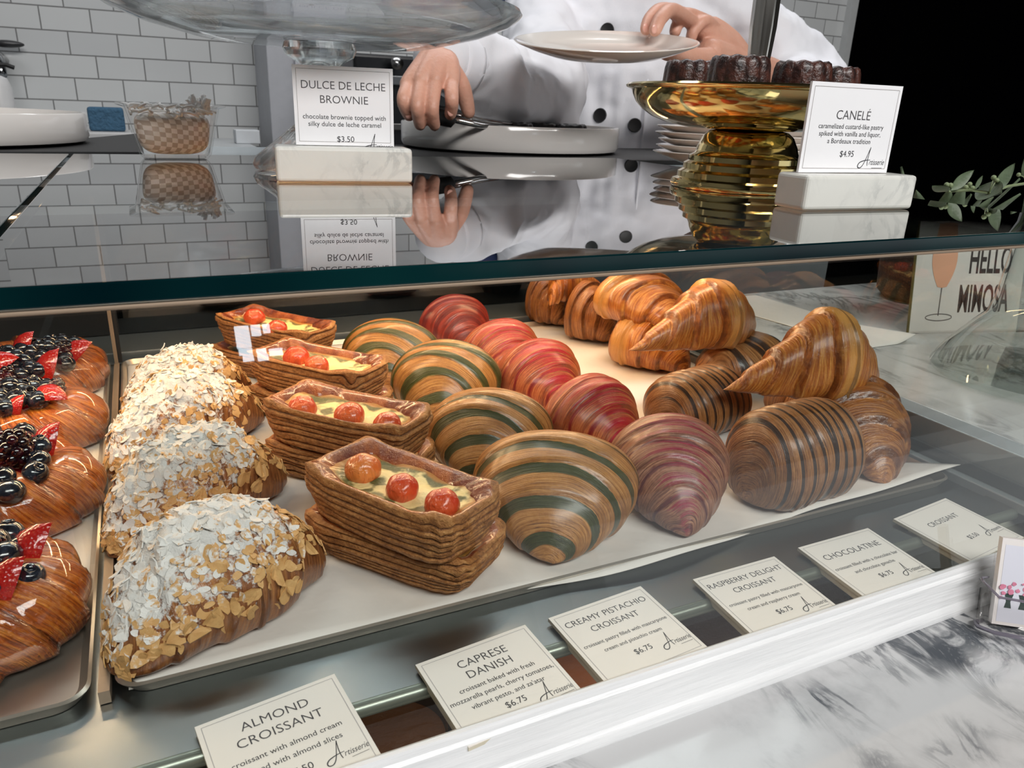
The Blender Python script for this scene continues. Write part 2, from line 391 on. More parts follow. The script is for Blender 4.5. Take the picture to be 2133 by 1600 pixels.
def right_paper(u, v):
    x = -0.033 + u * 0.583; y0 = 0.337
    # the front edge creeps over the lip of the pan around the middle and curls up at the right
    over = math.exp(-((x - 0.26) / 0.075) ** 2) * 0.013
    y = (y0 - over) + v * (0.849 - y0 + over)
    z = -0.2036
    e = max(0.0, 1 - v * 14)
    z += 0.0035 * e * math.exp(-((x - 0.26) / 0.09) ** 2) + 0.0012 * math.sin(x * 50) * e + 0.0006 * math.sin(x * 31 + v * 9)
    c = max(0.0, (x - 0.33) / 0.22); z += 0.011 * c ** 1.3 * e ** 0.8
    return (x + 0.02 * c * c * e, y, max(z, -0.2043))
sheet(90, 60, right_paper, 'white parchment lining the wide sheet pan under the croissants')
def left_paper(u, v):
    x = -0.63 + u * 0.578; y0 = 0.388 + 0.10 * u * 0 + (x + 0.052) * 0.42
    y0 = max(0.338, 0.398 + (x + 0.052) * 0.75)
    return (x, y0 + v * (0.849 - y0), -0.2040 + 0.0022 * max(0, 1 - v * 9) * (0.6 + 0.4 * math.sin(x * 40)) + 0.0003 * math.sin(x * 60))
sheet(60, 40, left_paper, 'white parchment under the berry pastries in the left pan')
sheet(30, 30, lambda u, v: tuple(Vector((0.70 + 0.075 * u, 0.545, -0.1695)).lerp(Vector((0.66 + 0.10 * u, 0.79, -0.1695)), v) + Vector((0, 0, 0.012 * max(0, u - 0.6) ** 1.5 * max(0, 1 - v * 3) * 3))),
      'loose sheet of white paper lying on the grey marble counter', 'paper_sheet')
# ------------------------------------------------------------------ laminated pastry: shapes
def roll(L, R, H, nw, m=2.0, n=1.4, bend=0.0, step=0.0015, flat=0.62, seed=0, nt=150, nphi=112, helix=1.0, lump=0.03, lean=0.0, tipz=0.0, cone=None):
    """rolled dough along local x; R half width, H full height; returns mesh, uv (wrap count from the middle, angle)"""
    rs = np.random.RandomState(seed)
    th = np.linspace(math.pi, 0, nt + 1)
    c = np.cos(th); s_ = np.sin(th)
    x = np.sign(c) * np.abs(c) ** (2 / m); r = np.abs(s_) ** (2 / n)
    if cone:                                           # blunt tip in front (-x), widest at xm, short rounded back
        xm, ex = cone
        xf_ = np.linspace(-1, xm, 160); rf = np.clip((xf_ + 1) / (xm + 1), 0, 1)
        rf = (1 - (1 - rf) ** 1.75) ** ex
        xb = xm + (1 - xm) * np.sin(np.linspace(0, math.pi / 2, 80))[1:]; rb = np.cos(np.linspace(0, math.pi / 2, 80))[1:] ** 0.8
        x = np.concatenate([xf_, xb]); r = np.concatenate([rf, rb])
    # even out the sampling by arc length
    seg = np.hypot(np.diff(x) * L / 2, np.diff(r) * R); al = np.concatenate([[0], np.cumsum(seg)])
    q = np.linspace(0, al[-1], nt + 1); amax = al[-1] / 2 if not cone else al[159]
    x = np.interp(q, al, x); r = np.interp(q, al, r)
    arc = (q - amax) / amax                            # -1 at the front tip, 0 at the widest place
    if cone: x = x - cone[0]
    phi = -math.pi / 2 + 2 * math.pi * np.arange(nphi) / nphi
    X, P = np.meshgrid(x, phi, indexing='ij'); Rr = np.repeat(r[:, None], nphi, 1); A = np.repeat(arc[:, None], nphi, 1)
    up = np.sin(P)
    wob = 0.10 * np.sin(2 * P + 1.3 + 5 * A) + 0.06 * np.sin(3 * P + 7 * A + seed)
    wr = np.abs(A) * nw + helix * (P + math.pi / 2) / (2 * math.pi) * np.sign(A + 1e-9) + wob * 0.8 + 10.0
    fr = wr - np.floor(wr)
    saw = np.where(fr < 0.90, fr / 0.90, (1 - fr) / 0.10)
    mid = np.clip(Rr * 2.2, 0, 1)
    dr = step * (saw - 0.45) * mid
    ph = rs.uniform(0, 6.28, 8)
    lum = lump * (np.sin(2.1 * X * 3 + ph[0]) * np.sin(P + ph[1]) + 0.7 * np.sin(5 * X + ph[2]) * np.sin(2 * P + ph[3]) + 0.4 * np.sin(11 * X + ph[4]) * np.sin(3 * P + ph[5]))
    rr = Rr * (1 + lum)
    hz = H / (1 + flat)                                # vertical half height above the belly line
    y = (rr * R + dr) * np.cos(P)
    z = (rr * hz + dr) * np.sin(P)
    floor_ = -flat * hz * np.clip(Rr * 1.15, 0, 1)
    k = 0.12 * hz + 1e-6
    z = np.where(z < floor_ + k, floor_ + k * np.exp(np.clip((z - floor_ - k) / k, -8, 0)), z)
    zc = flat * hz * np.clip(Rr * 1.15, 0, 1) + tipz * np.abs(X) ** 2
    z = z + zc
    y = y - bend * X ** 2 + lean * z
    xx = X * L / 2
    V = np.stack([xx, y, z], -1).reshape(-1, 3)
    F = []
    for i in range(nt):
        a = i * nphi
        for k2 in range(nphi):
            k3 = (k2 + 1) % nphi; F.append((a + k2, a + nphi + k2, a + nphi + k3, a + k3))
    # pole rings collapse to a point at each tip
    uv = np.stack([wr.ravel(), (P.ravel() / (2 * math.pi))], -1)
    return (V.tolist(), F), uv, dict(top=up.ravel(), mid=1 - np.abs(A).ravel())

# ------------------------------------------------------------------ laminated pastry: materials
def dough_material(name, dark, mid, light, lines=11.0, stripe=None, stripe_rng=(0.0, 0.42), stripe_soft=0.05, dust=None, rough=0.36, coat=0.35,
                   edge=0.75, bump=0.0016, stripe_noise=0.05, seed=0.0, edge_pos=0.72, barrel=False, band=None):
    t = NT(name)
    uvn = t.new('ShaderNodeUVMap'); uvn.uv_map = 'UVMap'
    sp = t.new('ShaderNodeSeparateXYZ'); t.link(uvn.outputs[0], sp.inputs[0])
    oc = t.coord()
    # angle folded so that the seam underneath does not show
    ang = t.math('SINE', t.math('MULTIPLY', sp.outputs[1], 6.28318)); ang2 = t.math('COSINE', t.math('MULTIPLY', sp.outputs[1], 6.28318))
    lo = t.noise(oc, 26.0, 2.0)
    u = t.math('ADD', sp.outputs[0], t.math('MULTIPLY', t.math('SUBTRACT', lo, 0.5), 0.22))
    cv = t.new('ShaderNodeCombineXYZ'); t.link(t.math('MULTIPLY', u, lines), cv.inputs[0]); t.link(t.math('MULTIPLY', ang, 1.1), cv.inputs[1])
    t.link(t.math('ADD', t.math('MULTIPLY', ang2, 1.1), seed), cv.inputs[2])
    lam = t.noise(cv.outputs[0], 1.0, 3.0, 0.6)
    fine = t.noise(oc, 420.0, 2.0)
    f = t.math('ADD', t.math('MULTIPLY', lam, 0.86), t.math('MULTIPLY', fine, 0.14))
    col = t.ramp(f, [(0.30, dark), (0.47, mid), (0.66, light)])
    fr = t.math('FRACT', sp.outputs[0])
    ed = t.math('MULTIPLY', t.smooth(fr, edge_pos, 0.97), edge)
    browned = tuple(c * 0.55 for c in dark[:3]) + (1,)
    col = t.mix(t.math('MULTIPLY', ed, t.smooth(t.noise(oc, 70, 3), 0.25, 0.65)), col, browned)
    blot = t.smooth(t.noise(oc, 34.0, 4.0), 0.5, 0.78)
    col = t.mix(t.math('MULTIPLY', blot, 0.55), col, dark)
    if band is not None:
        bm = t.new('ShaderNodeAttribute'); bm.attribute_name = 'mid'
        bk = t.smooth(t.math('ADD', bm.outputs['Fac'], t.math('MULTIPLY', t.math('SUBTRACT', lo, 0.5), 0.10)), 0.87, 0.92)
        col = t.mix(t.math('MULTIPLY', bk, 0.8), col, t.mix(t.noise(oc, 90, 3), tuple(c * 0.78 for c in band[:3]) + (1,), band))
    if stripe is not None:
        fs = t.math('FRACT', t.math('ADD', sp.outputs[0], t.math('MULTIPLY', t.math('SUBTRACT', t.noise(oc, 60, 3), 0.5), stripe_noise * 2)))
        a, b = stripe_rng
        msk = t.math('MULTIPLY', t.smooth(fs, a, a + stripe_soft), t.math('SUBTRACT', 1.0, t.smooth(fs, b - stripe_soft, b)))
        sc = t.mix(t.smooth(lam, 0.35, 0.65), tuple(c * 0.6 for c in stripe[:3]) + (1,), stripe)
        if barrel:
            am = t.new('ShaderNodeAttribute'); am.attribute_name = 'mid'
            msk = t.math('MULTIPLY', msk, t.smooth(am.outputs['Fac'], 0.30, 0.34))
        col = t.mix(t.math('MULTIPLY', msk, 0.93), col, sc)
    if dust is not None:
        at = t.new('ShaderNodeAttribute'); at.attribute_name = 'top'
        base = t.math('ADD', t.math('MULTIPLY', at.outputs['Fac'], 0.40), t.math('MULTIPLY', t.noise(cv.outputs[0], 0.45, 3.0), 0.9))
        md = t.smooth(base, dust[1], dust[2])
        dc = t.mix(t.noise(oc, 300, 2), tuple(c * 0.7 for c in dust[0][:3]) + (1,), dust[0])
        col = t.mix(md, col, dc)
    t.set(col, rough)
    t.b.inputs['Coat Weight'].default_value = coat; t.b.inputs['Coat Roughness'].default_value = 0.22
    t.b.inputs['Subsurface Weight'].default_value = 0.0
    h = t.math('ADD', lam, t.math('MULTIPLY', fine, 0.25))
    t.bump(h, bump, 0.9); return t.m
C = srgb
M_PIST = dough_material('pistachio_striped_dough', C(106, 60, 24), C(176, 116, 54), C(212, 156, 86), 26, C(52, 74, 30), (0.55, 0.99), 0.06, coat=0.45, edge=0.35, seed=1)
M_RASPF = dough_material('mauve_raspberry_dough', C(84, 44, 34), C(150, 98, 74), C(188, 138, 106), 24, C(104, 34, 40), (0.10, 0.34), 0.10, dust=(C(158, 26, 60), 0.78, 0.98), coat=0.4, edge=0.5, stripe_noise=0.2, seed=12)
M_PIST2 = dough_material('pistachio_rimmed_dough', C(112, 66, 28), C(172, 116, 58), C(206, 152, 90), 26, C(44, 66, 30), (-0.1, 0.40), 0.06, coat=0.5, edge=0.35, seed=11)
M_RASP = dough_material('raspberry_dough', C(96, 34, 20), C(182, 88, 48), C(214, 132, 76), 24, C(150, 14, 24), (0.05, 0.36), 0.12, dust=(C(200, 14, 44), 0.72, 0.94), coat=0.4, edge=0.5, stripe_noise=0.2, seed=2)
M_RASPD = dough_material('dark_raspberry_dough', C(96, 20, 18), C(138, 38, 30), C(160, 60, 42), 22, C(110, 12, 20), (0.05, 0.62), 0.12, coat=0.4, edge=0.5, stripe_noise=0.2, seed=3)
M_CHOC = dough_material('chocolate_striped_dough', C(88, 50, 26), C(150, 98, 54), C(190, 138, 86), 16, C(40, 28, 25), (0.0, 0.36), 0.05, coat=0.4, edge=0.3, seed=4, barrel=True)
M_PLAIN = dough_material('golden_croissant_dough', C(126, 62, 20), C(178, 102, 38), C(216, 152, 74), 13, coat=0.5, edge=0.9, seed=5, band=C(222, 160, 84), bump=0.002)
M_PLAIN2 = dough_material('browned_croissant_dough', C(98, 50, 20), C(148, 90, 42), C(190, 132, 72), 14, coat=0.4, edge=0.9, seed=6, bump=0.002)
M_ALM = dough_material('almond_croissant_dough', C(92, 50, 26), C(140, 88, 48), C(180, 126, 74), 8, coat=0.3, edge=0.5, seed=7)

def heading(a, b): return math.atan2(b[1] - a[1], b[0] - a[0])
def place_roll(name, label, cat, group, centre, ang, mat, tilt=0.0, pitch=0.0, **kw):
    vf, uv, at = roll(**kw)
    o = obj(name, vf, mat, uv=uv, attrs=at)
    o.location = centre; o.rotation_euler = (tilt, pitch, ang)
    return tag(o, label, cat, group)
def fan(name, label, group, cpx, wpx, top, ang, mat, nw, zbase=TZ, Lf=0.56, tip=None, seed=0, step=0.0016, hmul=1.0, ex=0.72, xm=0.42, **kw):
    """croissant seen tip first: cpx = pixel of the middle of its widest place, tip = pixel where the tip meets the base"""
    c = atz(cpx[0], cpx[1], zbase + 0.026); wdt = wpx * depth(c) / FPX
    H = max(0.03, (aty(cpx[0], top, c.y + 0.008).z - zbase) * hmul)
    fl = wdt * Lf
    if tip:
        T = atz(tip[0], tip[1], zbase + 0.004); fl = math.hypot(c.x - T.x, c.y - T.y); ang = math.degrees(heading(T, c))
    L = fl * 2 / (1 + xm)
    return place_roll(name, label, 'croissant', group, (c.x, c.y, zbase), math.radians(ang), mat, L=L, R=wdt / 2, H=H, nw=nw, step=step, seed=seed, cone=(xm, ex), **kw)
G = 'pistachio croissants in the wide pan'
fan('pistachio_croissant', 'green striped croissant nearest the glass front, beside the front tomato danish', G, (1158, 1000), 345, 893, 62, M_PIST2, 4.4, seed=11, tip=(1152, 1168))
fan('pistachio_croissant', 'green striped croissant second from the glass front, behind the nearest green one', G, (1017, 890), 262, 803, 62, M_PIST2, 4.4, seed=12)
fan('pistachio_croissant', 'bright golden croissant with thin green stripes, third of the green row', G, (927, 786), 228, 704, 64, M_PIST, 4.4, seed=13)
fan('pistachio_croissant', 'green striped croissant farthest back, half hidden behind its green neighbour', G, (816, 732), 205, 660, 66, M_PIST, 4.4, seed=14)
G = 'raspberry croissants in the wide pan'
fan('raspberry_croissant', 'mauve red croissant nearest the glass front with its tip toward the viewer', G, (1389, 960), 246, 857, 118, M_RASPF, 5.0, seed=21, tip=(1432, 1112))
fan('raspberry_croissant', 'deep red croissant second from the front, touching two green croissants', G, (1221, 856), 228, 774, 105, M_RASP, 5.0, seed=22)
fan('raspberry_croissant', 'bright pink dusted croissant, middle one of the red row', G, (1115, 772), 196, 702, 100, M_RASP, 5.0, seed=23)
fan('raspberry_croissant', 'pink and orange croissant, partly hidden behind the bright pink one', G, (1042, 722), 176, 660, 95, M_RASP, 5.0, seed=24)
fan('raspberry_croissant', 'dark crimson croissant farthest back in the red row', G, (946, 668), 153, 610, 95, M_RASPD, 5.0, seed=25)
G = 'chocolate striped rolls in the wide pan'
def choc(label, a, b, dpx, top, seed, mat=M_CHOC, zbase=TZ, nw=7.5, ang=None):
    A = atz(a[0], a[1], zbase + 0.024); B = atz(b[0], b[1], zbase + 0.024); c = (A + B) / 2
    wdt = dpx * depth(A) / FPX; L = (B - A).length
    cx, cy = (a[0] + b[0]) / 2, 0
    H = aty(cx, top, c.y + 0.004).z - zbase
    return place_roll('chocolate_roll', label, 'pastry', G, (c.x, c.y, zbase), heading(A, B) if ang is None else math.radians(ang), mat, L=L, R=wdt / 2, H=max(H, 0.04), nw=nw, m=6.0, n=2.6, step=0.0012, seed=seed, helix=0.0, flat=0.7, lump=0.02)
choc('chocolate roll with dark stripes nearest the glass front, below the golden croissant pile', (1560, 985), (1735, 935), 215, 842, 31)
choc('chocolate roll with dark stripes behind the nearest striped one', (1385, 860), (1515, 815), 172, 770, 32)
choc('browned roll with one dark band under the right golden croissant', (1490, 770), (1600, 725), 140, 703, 33, nw=2.2)
G = 'plain golden croissants piled at the right'
def plainc(label, a, b, wpx, H, seed, mat=M_PLAIN, zbase=TZ, bend=0.02, nw=4.2, zend=None, zoff=0.02, **kw):
    z2 = zbase if zend is None else zend
    A = atz(a[0], a[1], zbase + zoff); B = atz(b[0], b[1], z2 + zoff); c = (A + B) / 2
    wdt = wpx * depth(c) / FPX; L = (B - A).length; fl = math.hypot(B.x - A.x, B.y - A.y)
    return place_roll('golden_croissant', label, 'croissant', G, (c.x, c.y, (zbase + z2) / 2), heading(A, B), mat, 0.0, math.atan2(zbase - z2, fl), L=L, R=wdt / 2, H=H, nw=nw, m=kw.pop('m', 1.35), n=kw.pop('n', 1.3), bend=bend, step=kw.pop('step', 0.0050), seed=seed, **kw)
plainc('croissant at the right end of the pan, under the topmost right one', (1893, 962), (1640, 800), 225, 0.062, 41, M_PLAIN2, bend=-0.016, m=1.7, n=1.5)
plainc('golden croissant lying on top at the right end of the pile', (1532, 806), (1862, 786), 165, 0.074, 42, zbase=-0.149, zend=-0.160, zoff=0.010, m=1.05, n=1.06, bend=-0.015)
plainc('brightest golden croissant lying on top in the middle of the pile', (1333, 722), (1600, 672), 140, 0.068, 43, zbase=-0.152, zend=-0.158, zoff=0.010, m=1.05, n=1.06, bend=-0.015)
fan('golden_croissant', 'golden croissant standing under the brightest one, its layers fanned out', G, (1335, 702), 170, 640, 112, M_PLAIN, 4.0, seed=44, Lf=0.7, step=0.0042)
fan('golden_croissant', 'golden croissant with its swirled end toward the viewer, close under the counter glass', G, (1322, 610), 196, 560, 100, M_PLAIN, 4.0, seed=45, zbase=-0.156, Lf=0.7, step=0.0042)
fan('golden_croissant', 'croissant third from the left in the golden pile, its tip on the parchment', G, (1220, 655), 112, 585, 112, M_PLAIN2, 4.0, seed=46, Lf=0.7, step=0.0042)
fan('golden_croissant', 'leftmost golden croissant of the pile, standing against the rear glass', G, (1135, 625), 92, 565, 105, M_PLAIN2, 4.0, seed=47, Lf=0.7, step=0.0042)
plainc('short golden croissant resting on the leftmost two of the pile', (1122, 612), (1240, 590), 62, 0.045, 48, M_PLAIN, zbase=-0.160, zoff=0.012)
# ------------------------------------------------------------------ almond croissants
ALM = NT('almond_slice'); _c = ALM.coord(); _oi = ALM.new('ShaderNodeObjectInfo')
_geo = ALM.new('ShaderNodeNewGeometry')
_base = ALM.mix(ALM.noise(_c, 160.0, 2.0), C(184, 132, 74), C(224, 184, 124))
_at = ALM.new('ShaderNodeAttribute'); _at.attribute_name = 'sugar'
_sg = ALM.smooth(ALM.math('ADD', _at.outputs['Fac'], ALM.math('MULTIPLY', ALM.math('SUBTRACT', ALM.noise(_c, 330.0, 3.0), 0.5), 0.9)), 0.42, 0.62)
ALM.set(ALM.mix(_sg, _base, C(224, 222, 218)), 0.6); ALM.bump(ALM.noise(_c, 300.0, 3.0), 0.0006); ALM = ALM.m
# the croissant itself carries a crust of powdered sugar on top
def sugar_dough():
    m = dough_material('sugared_almond_dough', C(84, 44, 22), C(132, 80, 42), C(172, 116, 66), 8, coat=0.35, edge=0.5, seed=8, bump=0.0018)
    t = NT.__new__(NT); t.m = m; t.t = m.node_tree; t.n = t.t.nodes; t.l = t.t.links; t.b = t.n['Principled BSDF']; t.out = t.n['Material Output']
    at = t.new('ShaderNodeAttribute'); at.attribute_name = 'top'
    am = t.new('ShaderNodeAttribute'); am.attribute_name = 'mid'
    oc = t.coord()
    f = t.math('ADD', t.math('MULTIPLY', at.outputs['Fac'], 0.42), t.math('MULTIPLY', t.smooth(am.outputs['Fac'], 0.05, 0.5), 0.30))
    f = t.math('ADD', f, t.math('MULTIPLY', t.math('SUBTRACT', t.noise(oc, 95.0, 5.0, 0.7), 0.5), 1.1))
    f = t.math('ADD', f, t.math('MULTIPLY', t.math('SUBTRACT', t.noise(oc, 420.0, 3.0, 0.7), 0.5), 0.5))
    k = t.smooth(f, 0.46, 0.62)
    old = t.b.inputs['Base Color'].links[0].from_socket
    t.link(t.mix(k, old, C(222, 220, 217)), t.b.inputs['Base Color'])
    bn = [n for n in t.n if n.bl_idname == 'ShaderNodeBump'][0]; lamh = bn.inputs['Height'].links[0].from_socket
    grain = t.math('ADD', t.math('MULTIPLY', t.noise(oc, 520.0, 4.0, 0.7), 0.8), t.math('MULTIPLY', t.noise(oc, 130.0, 3.0), 0.8))
    t.link(t.math('ADD', t.math('MULTIPLY', lamh, t.math('SUBTRACT', 1.0, k)), t.math('MULTIPLY', grain, k)), bn.inputs['Height'])
    t.link(t.math('ADD', 0.36, t.math('MULTIPLY', k, 0.5)), t.b.inputs['Roughness'])
    t.link(t.math('MULTIPLY', t.math('SUBTRACT', 1.0, k), 0.35), t.b.inputs['Coat Weight'])
    return m
M_SUGAR = sugar_dough()
def flake(rs, big=1.0):
    n = 11; a = rs.uniform(0.0022, 0.0050) * big; b = a * rs.uniform(0.42, 0.78); th = 0.0004 + 0.0003 * rs.rand()
    cut = rs.uniform(-0.2, 1.0); pts = []
    for k in range(n):
        an = 2 * math.pi * k / n; x = a * math.cos(an) * (1 + 0.2 * rs.uniform(-1, 1)); y = b * math.sin(an) * (1 + 0.12 * rs.uniform(-1, 1))
        x = max(x, -a * cut) if cut > 0.15 else x; pts.append((x, y))
    cv = rs.uniform(-30, 60)
    V = [(x, y, cv * x * x) for x, y in pts] + [(x, y, cv * x * x + th) for x, y in pts]
    F = [tuple(range(n))[::-1], tuple(range(n, 2 * n))] + [(i, (i + 1) % n, n + (i + 1) % n, n + i) for i in range(n)]
    return V, F
def almond_croissant(label, a, b, wpx, H, seed, zbase=TZ, bend=0.0, shift=0.0):
    A = atz(a[0], a[1], zbase + 0.008); B = atz(b[0], b[1], zbase + 0.008); c = (A + B) / 2
    ang = heading(A, B); L = (B - A).length * 1.04; R = wpx * depth(c) / FPX / 2
    side = Vector((-math.sin(ang), math.cos(ang), 0)); c = c + side * shift
    t = thing('almond_croissant', label, 'croissant', (c.x, c.y, zbase), ang, 'almond croissants in a row beside the divider')
    vf, uv, at = roll(L, R, H, 3.2, m=1.55, n=1.75, bend=bend, step=0.0022, seed=seed, flat=0.5, lump=0.05, nt=190, nphi=150)
    V = np.array(vf[0]); rs = np.random.RandomState(seed)
    bare = np.clip((V[:, 0] - 0.20 * L) / (0.14 * L), 0, 1)               # the right end stays bare
    at['mid'] = at['mid'] * (1 - 0.75 * bare); at['top'] = at['top'] - 0.55 * bare
    # lumps of almond cream under the crust
    ph = rs.uniform(0, 6.28, (14, 3)); fr = rs.uniform(180, 620, (14, 3)); n_ = np.zeros(len(V))
    for p_, f_ in zip(ph, fr): n_ += np.sin(V[:, 0] * f_[0] + p_[0]) * np.sin(V[:, 1] * f_[1] + p_[1]) * np.sin(V[:, 2] * f_[2] * 0.5 + p_[2])
    top = np.clip(at['top'], 0, 1)
    V[:, 2] += 0.00085 * n_ * top * np.clip(at['mid'] * 3, 0, 1)
    vf = (V.tolist(), vf[1])
    obj('dough', vf, M_SUGAR, t, uv=uv, attrs=at)
    # normals for the flakes
    nphi = 150; Vg = V.reshape(-1, nphi, 3); tp = at['top'].reshape(-1, nphi); md = at['mid'].reshape(-1, nphi)
    du = np.gradient(Vg, axis=0); dv = np.roll(Vg, -1, 1) - np.roll(Vg, 1, 1)
    nn = np.cross(du, dv); nn /= np.linalg.norm(nn, axis=2, keepdims=True) + 1e-12
    if nn[nn.shape[0] // 2, nphi // 2, 2] < 0: nn = -nn
    loose = []; loose_s = []; made = 0; tries = 0
    while made < 860 and tries < 16000:
        tries += 1
        i = rs.randint(8, Vg.shape[0] - 8); k = rs.randint(0, nphi)
        if tp[i, k] < -0.25 + 0.6 * rs.rand(): continue
        edge = tp[i, k] < 0.42
        if edge and rs.rand() < 0.45: continue
        p = Vg[i, k]; nv = Vector(nn[i, k]).normalized()
        tl = Vector(rs.uniform(-1, 1, 3)) * (0.34 if not edge else 0.3)
        nv = (nv + tl).normalized()
        tx = nv.orthogonal().normalized(); tx = Matrix.Rotation(rs.uniform(0, 6.28), 3, nv) @ tx
        m = frame_m(Vector(p) + nv * (0.0004 - 0.0012 * rs.rand()), tx, nv.cross(tx))
        fl = flake(rs, 1.25 if edge else 1.0); fv = xf(fl, m)
        s = np.clip(0.80 * tp[i, k] + 0.30 * rs.uniform(-1, 1) - (0.45 if md[i, k] < 0.15 else 0), 0, 1)
        if edge and made % 9 == 0 and made < 260 and nn[i, k, 1] < 0.3:
            o = obj('almond_slice', fv, ALM, t, attrs=dict(sugar=[s * 0.5] * len(fv[0])), smooth=False)
        else:
            loose.append(fv); loose_s += [s] * len(fv[0])
        made += 1
    obj('almond_flakes', join(*loose), ALM, t, attrs=dict(sugar=loose_s), smooth=False, kind='stuff', label='crust of sugared almond slices')
    return t
almond_croissant('almond croissant nearest the glass front, largest and whitest with powdered sugar', (236, 1375), (660, 1145), 330, 0.060, 51, bend=0.010, shift=0.010)
almond_croissant('sugared almond croissant second from the front, its left tip touching the divider', (236, 1140), (588, 985), 240, 0.060, 52, bend=0.010, shift=0.012)
almond_croissant('almond croissant third from the front, in the middle of its row', (242, 985), (546, 860), 190, 0.060, 53, bend=0.010, shift=0.014)
almond_croissant('almond croissant farthest back, with toasted orange slices on its right side', (268, 882), (524, 805), 160, 0.056, 54, bend=0.010, shift=0.014)

# ------------------------------------------------------------------ tomato danishes
def danish_dough():
    t = NT('baked_danish_dough'); un = t.new('ShaderNodeUVMap'); un.uv_map = 'UVMap'
    sp = t.new('ShaderNodeSeparateXYZ'); t.link(un.outputs[0], sp.inputs[0]); oc = t.coord()
    g = t.math('FRACT', sp.outputs[1]); lay = t.math('ABSOLUTE', t.math('SUBTRACT', g, 0.5))       # 0.5 in the groove
    gro = t.smooth(lay, 0.33, 0.5)
    os_ = t.new('ShaderNodeSeparateXYZ'); t.link(oc, os_.inputs[0]); cv = t.new('ShaderNodeCombineXYZ'); t.link(t.math('MULTIPLY', os_.outputs[0], 110.0), cv.inputs[0]); t.link(t.math('MULTIPLY', os_.outputs[1], 110.0), cv.inputs[1]); t.link(t.math('MULTIPLY', sp.outputs[1], 1.4), cv.inputs[2])
    ln = t.noise(cv.outputs[0], 1.0, 4.0, 0.6)
    fine = t.noise(oc, 500.0, 2.0)
    col = t.ramp(t.math('ADD', t.math('MULTIPLY', ln, 0.66), t.math('MULTIPLY', fine, 0.34)), [(0.32, C(112, 66, 30)), (0.5, C(164, 108, 56)), (0.68, C(200, 146, 88))])
    col = t.mix(t.math('MULTIPLY', gro, 0.8), col, C(78, 38, 18))
    at = t.new('ShaderNodeAttribute'); at.attribute_name = 'rim'
    rim = t.smooth(t.math('ADD', at.outputs['Fac'], t.math('MULTIPLY', t.math('SUBTRACT', t.noise(oc, 90, 3), 0.5), 0.4)), 0.35, 0.75)
    rc = t.mix(t.smooth(t.noise(oc, 60, 4), 0.35, 0.65), C(112, 46, 24), C(168, 92, 44))
    col = t.mix(rim, col, rc)
    t.set(col, t.math('SUBTRACT', 0.55, t.math('MULTIPLY', rim, 0.33)))
    t.link(t.math('MULTIPLY', rim, 0.7), t.b.inputs['Coat Weight']); t.b.inputs['Coat Roughness'].default_value = 0.12
    crumb = t.noise(oc, 900.0, 3.0, 0.7)
    t.bump(t.math('ADD', t.math('ADD', t.math('MULTIPLY', ln, 1.3), t.math('MULTIPLY', fine, 0.4)), t.math('MULTIPLY', crumb, 0.5)), 0.0018); return t.m
M_DAN = danish_dough()
def filling_mat():
    t = NT('custard_and_pesto'); oc = t.coord(); n = t.noise(oc, 62.0, 3.0, 0.5); f = t.noise(oc, 700.0, 2.0)
    cus = t.mix(t.noise(oc, 110.0, 3.0), C(222, 198, 124), C(232, 220, 168))
    pes = t.mix(f, C(48, 52, 26), C(122, 122, 72))
    at = t.new('ShaderNodeAttribute'); at.attribute_name = 'side'
    k = t.smooth(t.math('ADD', n, t.math('MULTIPLY', at.outputs['Fac'], 0.2)), 0.56, 0.66)
    col = t.mix(k, cus, pes)
    ob = t.smooth(t.math('ADD', at.outputs['Fac'], t.math('MULTIPLY', n, 0.3)), 0.98, 1.12)
    col = t.mix(t.math('MULTIPLY', ob, 0.8), col, C(186, 122, 48))
    t.set(col, 0.5); t.b.inputs['Coat Weight'].default_value = 0.08; t.bump(t.math('ADD', t.noise(oc, 150, 3), t.math('MULTIPLY', f, 0.2)), 0.0010); return t.m
M_FILL = filling_mat()
def tomato_mat(name, a, b):
    t = NT(name); oc = t.coord(); n = t.noise(t.scaled(oc, (1, 1, 0.45)), 120.0, 3.0, 0.55, 0.6)
    v = t.math('ABSOLUTE', t.math('SUBTRACT', n, 0.5)); col = t.mix(t.smooth(t.noise(oc, 60, 2), 0.35, 0.65), a, b)
    herb = t.smooth(t.noise(oc, 420, 2), 0.70, 0.76); col = t.mix(herb, col, C(58, 42, 22))
    t.set(col, 0.28); t.b.inputs['Coat Weight'].default_value = 0.5; t.b.inputs['Coat Roughness'].default_value = 0.15
    t.bump(t.smooth(v, 0.0, 0.16), 0.0006); return t.m
M_TOM = [tomato_mat('roasted_orange_tomato', C(206, 100, 44), C(220, 132, 66)), tomato_mat('roasted_red_tomato', C(192, 56, 32), C(212, 88, 46)), tomato_mat('roasted_bright_tomato', C(206, 62, 34), C(226, 108, 58))]
